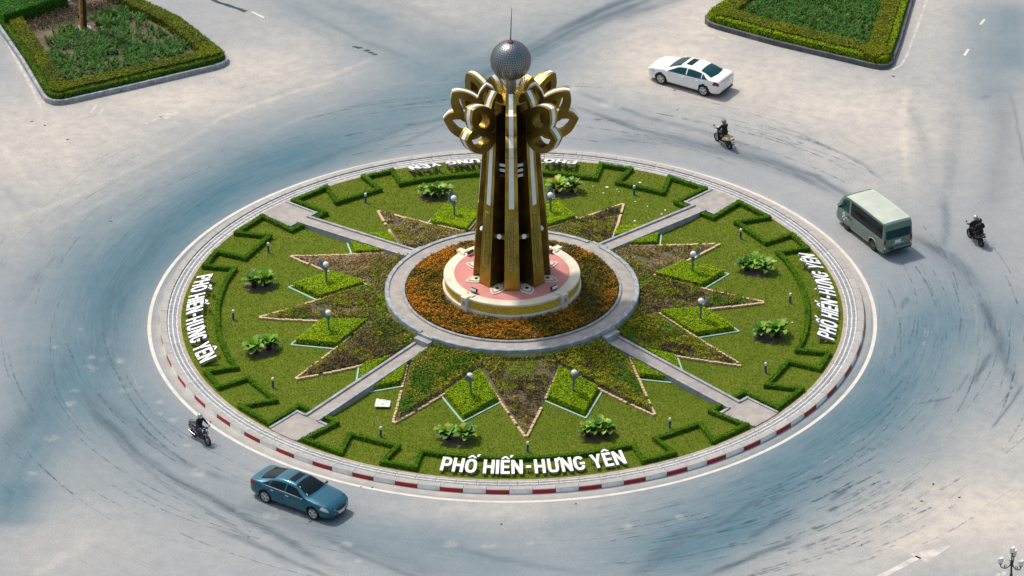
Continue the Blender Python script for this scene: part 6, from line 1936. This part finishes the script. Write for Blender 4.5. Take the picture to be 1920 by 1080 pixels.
# ---------------------------------------------------------------- people and scooters
SKIN = mat('skin', (0.42, 0.24, 0.16), 0.6, var=0.05)
def person(name_label, loc, head, jacket, trousers, helmet_m, shoe, mask=None, passenger=False, bare_feet=False, look=0.0, collar=None):
    """seated rider: one skinned body; x forward, z up, seat at about 0.78"""
    P_ = {}
    def J(k, x, y, z, r_): P_[k] = (Vector((x, y, z)), r_)
    J('pel', -0.02, 0, 0.86, .165); J('sp', 0.02, 0, 1.02, .165); J('ch', 0.06, 0, 1.19, .185); J('uc', 0.075, 0, 1.32, .145); J('nk', 0.095, 0, 1.41, .055); J('hd', 0.12, 0, 1.50, .085); J('tp', 0.125, 0, 1.60, .08)
    for s, n in ((1, 'l'), (-1, 'r')):
        J('sh' + n, 0.075, s * .185, 1.335, .085)
        if passenger:
            J('el' + n, 0.05, s * .29, 1.10, .065); J('wr' + n, 0.22, s * .20, 0.98, .032); J('pa' + n, 0.28, s * .17, 0.97, .030)
        else:
            J('el' + n, 0.24, s * .30, 1.12, .065); J('wr' + n, 0.46, s * .29, 1.07, .032); J('pa' + n, 0.53, s * .285, 1.065, .030)
        J('hp' + n, 0.02, s * .11, 0.83, .125)
        if passenger:
            J('kn' + n, 0.36, s * .24, 0.74, .085); J('an' + n, 0.26, s * .25, 0.36, .055); J('to' + n, 0.42, s * .27, 0.32, .036)
        else:
            J('kn' + n, 0.44, s * .18, 0.78, .085); J('an' + n, 0.36, s * .16, 0.37, .055); J('to' + n, 0.53, s * .16, 0.33, .036)
    E_ = [('pel', 'sp'), ('sp', 'ch'), ('ch', 'uc'), ('uc', 'nk'), ('nk', 'hd'), ('hd', 'tp')]
    for n in 'lr':
        E_ += [('uc', 'sh' + n), ('sh' + n, 'el' + n), ('el' + n, 'wr' + n), ('wr' + n, 'pa' + n), ('pel', 'hp' + n), ('hp' + n, 'kn' + n), ('kn' + n, 'an' + n), ('an' + n, 'to' + n)]
        s = 1 if n == 'l' else -1
        pa = P_['pa' + n][0]
        # four fingers curling over the grip and a thumb from the side of the palm
        for f in range(4):
            yy = pa.y + s * (-0.033 + 0.022 * f); ln = (0.036, 0.042, 0.040, 0.032)[f]
            J(f'f{f}a{n}', pa.x + ln, yy, pa.z + 0.004, .0095); J(f'f{f}b{n}', pa.x + ln + 0.018, yy, pa.z - 0.028, .0085); J(f'f{f}c{n}', pa.x + ln - 0.006, yy, pa.z - 0.045, .0075)
            E_ += [('pa' + n, f'f{f}a{n}'), (f'f{f}a{n}', f'f{f}b{n}'), (f'f{f}b{n}', f'f{f}c{n}')]
        J('t1' + n, pa.x - 0.005, pa.y - s * 0.045, pa.z - 0.012, .011); J('t2' + n, pa.x + 0.022, pa.y - s * 0.052, pa.z - 0.034, .0095)
        E_ += [('pa' + n, 't1' + n), ('t1' + n, 't2' + n)]
    # face: nose and chin grow out of the head
    J('ns', 0.225, 0, 1.50, .016); J('cn', 0.19, 0, 1.435, .03); E_ += [('hd', 'ns'), ('hd', 'cn')]
    keys = list(P_)
    me = bpy.data.meshes.new('person')
    bm = bmesh.new()
    sk = bm.verts.layers.skin.verify()
    vm = {}
    for k in keys:
        v = bm.verts.new(P_[k][0]); v[sk].radius = (P_[k][1],) * 2; v[sk].use_root = (k == 'pel'); vm[k] = v
    for a_, c_ in E_: bm.edges.new((vm[a_], vm[c_]))
    bm.to_mesh(me); bm.free()
    tmp = bpy.data.objects.new('tmp', me); COL.objects.link(tmp)
    tmp.modifiers.new('skin', 'SKIN').use_smooth_shade = True
    su = tmp.modifiers.new('sub', 'SUBSURF'); su.levels = 1; su.render_levels = 1
    bpy.context.view_layer.update()
    m2 = bpy.data.meshes.new_from_object(tmp.evaluated_get(bpy.context.evaluated_depsgraph_get()))
    bpy.data.objects.remove(tmp)
    m2.name = 'person'
    m2.materials.clear()
    for m in (SKIN, jacket, trousers, shoe): m2.materials.append(m)
    cls = {}
    for k in keys:
        cls[k] = 0 if k[:2] in ('nk', 'hd', 'tp', 'ns', 'cn', 'pa') or k[0] == 'f' or k[:2] in ('t1', 't2') else (2 if k[:2] in ('hp', 'kn', 'pe') else (3 if k[:2] in ('to',) else (2 if k[:2] == 'an' else 1)))
    cls['wrl'] = cls['wrr'] = 1
    if bare_feet: cls['tol'] = cls['tor'] = 0
    kp = [P_[k][0] for k in keys]
    # classify by nearest bone point sampled along the limbs
    samp, sc_ = [], []
    for a_, c_ in E_:
        for t_ in (0, .25, .5, .75, 1):
            samp.append(P_[a_][0].lerp(P_[c_][0], t_)); sc_.append(cls[a_] if t_ < 0.6 else cls[c_])
    SA = np.array([tuple(q) for q in samp]); SCn = np.array(sc_)
    for p in m2.polygons:
        c = np.array(p.center); p.material_index = int(SCn[np.argmin(((SA - c) ** 2).sum(1))])
    m2.polygons.foreach_set('use_smooth', [True] * len(m2.polygons))
    o = link('person', m2, None, loc); o.rotation_euler = (0, 0, R(head)); o.scale = (BSC,) * 3
    tag(o, name_label, 'person')
    hc = P_['hd'][0] + Vector((0.0, 0, 0.055))
    b = MB(); Mh = Matrix.Rotation(R(look), 3, 'Z')
    b.lathe([(0.118, -0.10), (0.138, -0.04), (0.142, 0.02), (0.125, 0.085), (0.08, 0.130), (0.001, 0.145)], 20, tuple(hc), M=Mh @ Matrix.Diagonal((1.12, 0.95, 1)))
    b.box((hc.x + 0.155, 0, hc.z - 0.012), (0.085, 0.17, 0.014), M=Matrix.Rotation(R(8), 3, 'Y'))
    b.build('helmet', helmet_m, o, smooth=True)
    b = MB()
    for s in (-1, 1): b.sphere((0.208, s * 0.032, 1.525), 0.011, 8, 6)
    b.build('eyes', M['black'], o)
    if mask is not None:
        b = MB(); b.sphere((0.17, 0, 1.468), 0.075, 12, 8, sc=(0.85, 1.0, 0.72)); b.build('face_mask', mask, o, smooth=True)
    if collar is not None:
        b = MB(); b.lathe([(0.085, -0.02), (0.075, 0.03)], 14, (0.09, 0, 1.385)); b.build('collar', collar, o)
    return o
def scooter(label, loc, head, body_m, accent_m, seat_m, front_white=False, rack=False, plate=True, lean=0.0):
    t = thing('motor_scooter', label, 'motor scooter', (loc[0], loc[1], 0), R(head), None); t.scale = (BSC,) * 3
    wr, xf, xr = 0.275, 0.66, -0.60
    for px, w_ in ((xf, 0.115), (xr, 0.13)):
        wt = bpy.data.objects.new('wheel', None); COL.objects.link(wt); wt.parent = t; wt.location = (px, 0, wr)
        Mx = Matrix.Rotation(R(90), 3, 'X')
        b = MB(); b.lathe([(0.19, -w_ / 2), (0.25, -w_ / 2), (0.275, -0.02), (0.275, 0.02), (0.25, w_ / 2), (0.19, w_ / 2), (0.19, -w_ / 2)], 24, M=Mx); b.build('tyre', M['rubber'], wt, smooth=True)
        b = MB(); b.lathe([(0.192, -0.03), (0.178, -0.03), (0.178, 0.03), (0.192, 0.03)], 24, M=Mx)
        for k in range(5):
            a = 2 * PI * k / 5; b.tube([(0, 0, 0), (0.185 * math.cos(a), 0, 0.185 * math.sin(a))], 0.016, 6)
        b.build('rim', M['steel'] if front_white else M['helmet_grey'], wt)
    # bodywork: side fairing, leg shield, floor, front apron
    def loft(name, secs, m):
        b = MB(); n = 12; vs = []
        for x, z, hw, hh in secs:
            for k in range(n):
                a = 2 * PI * k / n
                cx = abs(math.cos(a)) ** 0.7 * (1 if math.cos(a) >= 0 else -1); cz = abs(math.sin(a)) ** 0.7 * (1 if math.sin(a) >= 0 else -1)
                vs.append((x, cx * hw, z + cz * hh))
        L_ = len(secs)
        fs = [(i * n + k, i * n + (k + 1) % n, (i + 1) * n + (k + 1) % n, (i + 1) * n + k) for i in range(L_ - 1) for k in range(n)] + [tuple(range(n)), tuple((L_ - 1) * n + k for k in range(n - 1, -1, -1))]
        b.add(vs, fs); return b.build(name, m, t, smooth=True)
    loft('rear_body', [(-0.96, 0.80, 0.04, 0.03), (-0.90, 0.76, 0.10, 0.07), (-0.65, 0.68, 0.15, 0.13), (-0.35, 0.60, 0.165, 0.16), (-0.12, 0.50, 0.15, 0.15), (0.0, 0.42, 0.12, 0.10)], body_m)
    loft('floor', [(-0.15, 0.30, 0.13, 0.05), (0.10, 0.28, 0.15, 0.045), (0.34, 0.30, 0.15, 0.05)], M['black'])
    loft('engine', [(-0.62, 0.30, 0.07, 0.07), (-0.40, 0.32, 0.11, 0.10), (-0.12, 0.34, 0.10, 0.08)], M['black'])
    b = MB()
    n = 7; vs = []
    for i in range(8):
        u = i / 7; x = 0.33 + 0.15 * u; z = 0.28 + 0.62 * u; hw = 0.15 + 0.05 * math.sin(PI * u)
        for j in range(n):
            v = -1 + 2 * j / (n - 1); vs.append((x + 0.10 * (1 - v * v), v * hw, z))
    b.add(vs, [(i * n + j, (i + 1) * n + j, (i + 1) * n + j + 1, i * n + j + 1) for i in range(7) for j in range(n - 1)])
    ls = b.build('leg_shield', body_m, t, smooth=True); sm = ls.modifiers.new('thick', 'SOLIDIFY'); sm.thickness = 0.035
    loft('front_mudguard', [(0.40, 0.40, 0.05, 0.02), (0.55, 0.54, 0.065, 0.035), (0.70, 0.57, 0.065, 0.03), (0.90, 0.42, 0.05, 0.02)], accent_m)
    b = MB(); b.tube([(0.66, 0.065, 0.275), (0.56, 0.06, 0.60), (0.48, 0.03, 0.86)], 0.022, 8); b.tube([(0.66, -0.065, 0.275), (0.56, -0.06, 0.60), (0.48, -0.03, 0.86)], 0.022, 8); b.build('fork', M['steel'], t)
    loft('handlebar_cover', [(0.36, 0.98, 0.10, 0.05), (0.45, 0.99, 0.17, 0.06), (0.55, 0.96, 0.13, 0.065), (0.61, 0.92, 0.06, 0.04)], accent_m if front_white else body_m)
    b = MB(); b.tube([(0.44, -0.36, 1.03), (0.46, -0.2, 1.0), (0.47, 0.2, 1.0), (0.44, 0.36, 1.03)], 0.017, 8); b.build('handlebar', M['black'], t)
    b = MB(); b.sphere((0.60, 0, 0.93), 0.075, 12, 8, sc=(0.5, 1.1, 0.8)); b.build('headlight', M['clear_lens'], t, smooth=True)
    b = MB()
    for s in (-1, 1): b.tube([(0.52, s * 0.17, 0.72), (0.56, s * 0.12, 0.66), (0.60, s * 0.02, 0.62)], 0.022, 6)
    b.build('front_trim', M['chrome'], t)
    for s in (-1, 1):
        b = MB(); b.tube([(0.45, s * 0.28, 1.02), (0.43, s * 0.36, 1.20)], 0.008, 6); b.sphere((0.43, s * 0.38, 1.24), 0.06, 10, 8, sc=(0.25, 1.1, 0.7)); b.build('mirror', M['black'], t, smooth=True)
    b = MB()
    loft('seat', [(-0.86, 0.83, 0.07, 0.02), (-0.70, 0.83, 0.125, 0.045), (-0.40, 0.80, 0.135, 0.05), (-0.16, 0.775, 0.12, 0.05), (0.0, 0.74, 0.07, 0.03)], seat_m)
    for s in (-1, 1):
        b = MB(); b.box((-0.55, s * 0.160, 0.655), (0.42, 0.018, 0.09), M=Matrix.Rotation(R(14), 3, 'Y')); b.build('side_panel', accent_m, t, bevel=0.008)
    b = MB(); b.tube([(-0.30, -0.15, 0.28), (-0.55, -0.17, 0.31), (-0.86, -0.18, 0.37)], [0.03, 0.05, 0.045], 10); b.build('exhaust', M['steel'], t, smooth=True)
    b = MB(); b.box((-0.965, 0, 0.76), (0.05, 0.17, 0.08)); b.build('tail_light', M['red_lens'], t, bevel=0.01)
    b = MB(); b.box((-1.0, 0, 0.56), (0.012, 0.19, 0.14), M=Matrix.Rotation(R(-20), 3, 'Y')); b.build('number_plate', M['plate'], t)
    b = MB(); b.box((-0.97, 0, 0.52), (0.03, 0.10, 0.26), M=Matrix.Rotation(R(-20), 3, 'Y')); b.build('rear_mudguard', M['black'], t)
    b = MB(); b.tube([(-0.55, 0.14, 0.80), (-0.88, 0.13, 0.90), (-0.95, 0, 0.91), (-0.88, -0.13, 0.90), (-0.55, -0.14, 0.80)], 0.016, 6); b.build('grab_rail', M['chrome'] if front_white else M['black'], t)
    return t
M['jacket'] = mat('jacket', (0.010, 0.012, 0.016), 0.75, var=0.25, scale=4)
M['jeans'] = mat('jeans', (0.035, 0.075, 0.115), 0.8, var=0.2, scale=5)
M['dark_cloth'] = mat('dark_cloth', (0.010, 0.014, 0.020), 0.8, var=0.2)
M['helmet_silver'] = mat('helmet_silver', (0.46, 0.47, 0.48), 0.25, metal=0.4, var=0.15)
M['helmet_black'] = mat('helmet_black', (0.014, 0.016, 0.02), 0.2, var=0.1)
M['helmet_grey'] = mat('helmet_grey', (0.16, 0.165, 0.175), 0.3, var=0.1)
M['scoot_black'] = mat('scoot_black', (0.016, 0.018, 0.026), 0.3, var=0.1, coat=0.5)
M['scoot_red'] = mat('scoot_red', (0.23, 0.012, 0.035), 0.3, var=0.1, coat=0.5)
M['scoot_cream'] = mat('scoot_cream', (0.56, 0.50, 0.30), 0.35, var=0.06, coat=0.4)
M['seat_brown'] = mat('seat_brown', (0.16, 0.085, 0.02), 0.55, var=0.1)
M['teal'] = mat('teal', (0.05, 0.36, 0.42), 0.7)
def bike_pos(x, y, head, dx=0.0, dy=0.0):
    c, s = math.cos(R(head)), math.sin(R(head))
    return (x + (dx * c - dy * s) * BSC, y + (dx * s + dy * c) * BSC, 0)
B1 = (-15.74, -13.0, -52.0); B2 = (11.73, 19.18, 123.0); B3 = (24.83, 7.69, 117.0)
scooter('black and dark red motor scooter coming round the near left of the roundabout', B1, B1[2], M['scoot_black'], M['scoot_red'], M['black'], front_white=False)
person('person in a black jacket, jeans, silver helmet and teal mask riding the near left scooter', bike_pos(*B1, -0.12), B1[2], M['jacket'], M['jeans'], M['helmet_silver'], M['black'], mask=M['teal'], bare_feet=True)
scooter('cream motor scooter with a brown seat riding away behind the white sedan', B2, B2[2], M['scoot_cream'], M['scoot_cream'], M['seat_brown'], front_white=True)
person('person in dark clothes and a grey helmet riding the cream scooter', bike_pos(*B2, -0.14), B2[2], M['jacket'], M['dark_cloth'], M['helmet_grey'], M['black'])
scooter('black motor scooter carrying two people beside the van', B3, B3[2], M['scoot_black'], M['scoot_black'], M['black'])
person('person in black with a silver-topped helmet steering the scooter beside the van', bike_pos(*B3, -0.04), B3[2], M['jacket'], M['dark_cloth'], M['helmet_silver'], M['black'], bare_feet=True)
person('black-helmeted person in black sitting behind the driver on the scooter beside the van', bike_pos(*B3, -0.48), B3[2], M['jacket'], M['dark_cloth'], M['helmet_black'], M['black'], passenger=True, bare_feet=True)
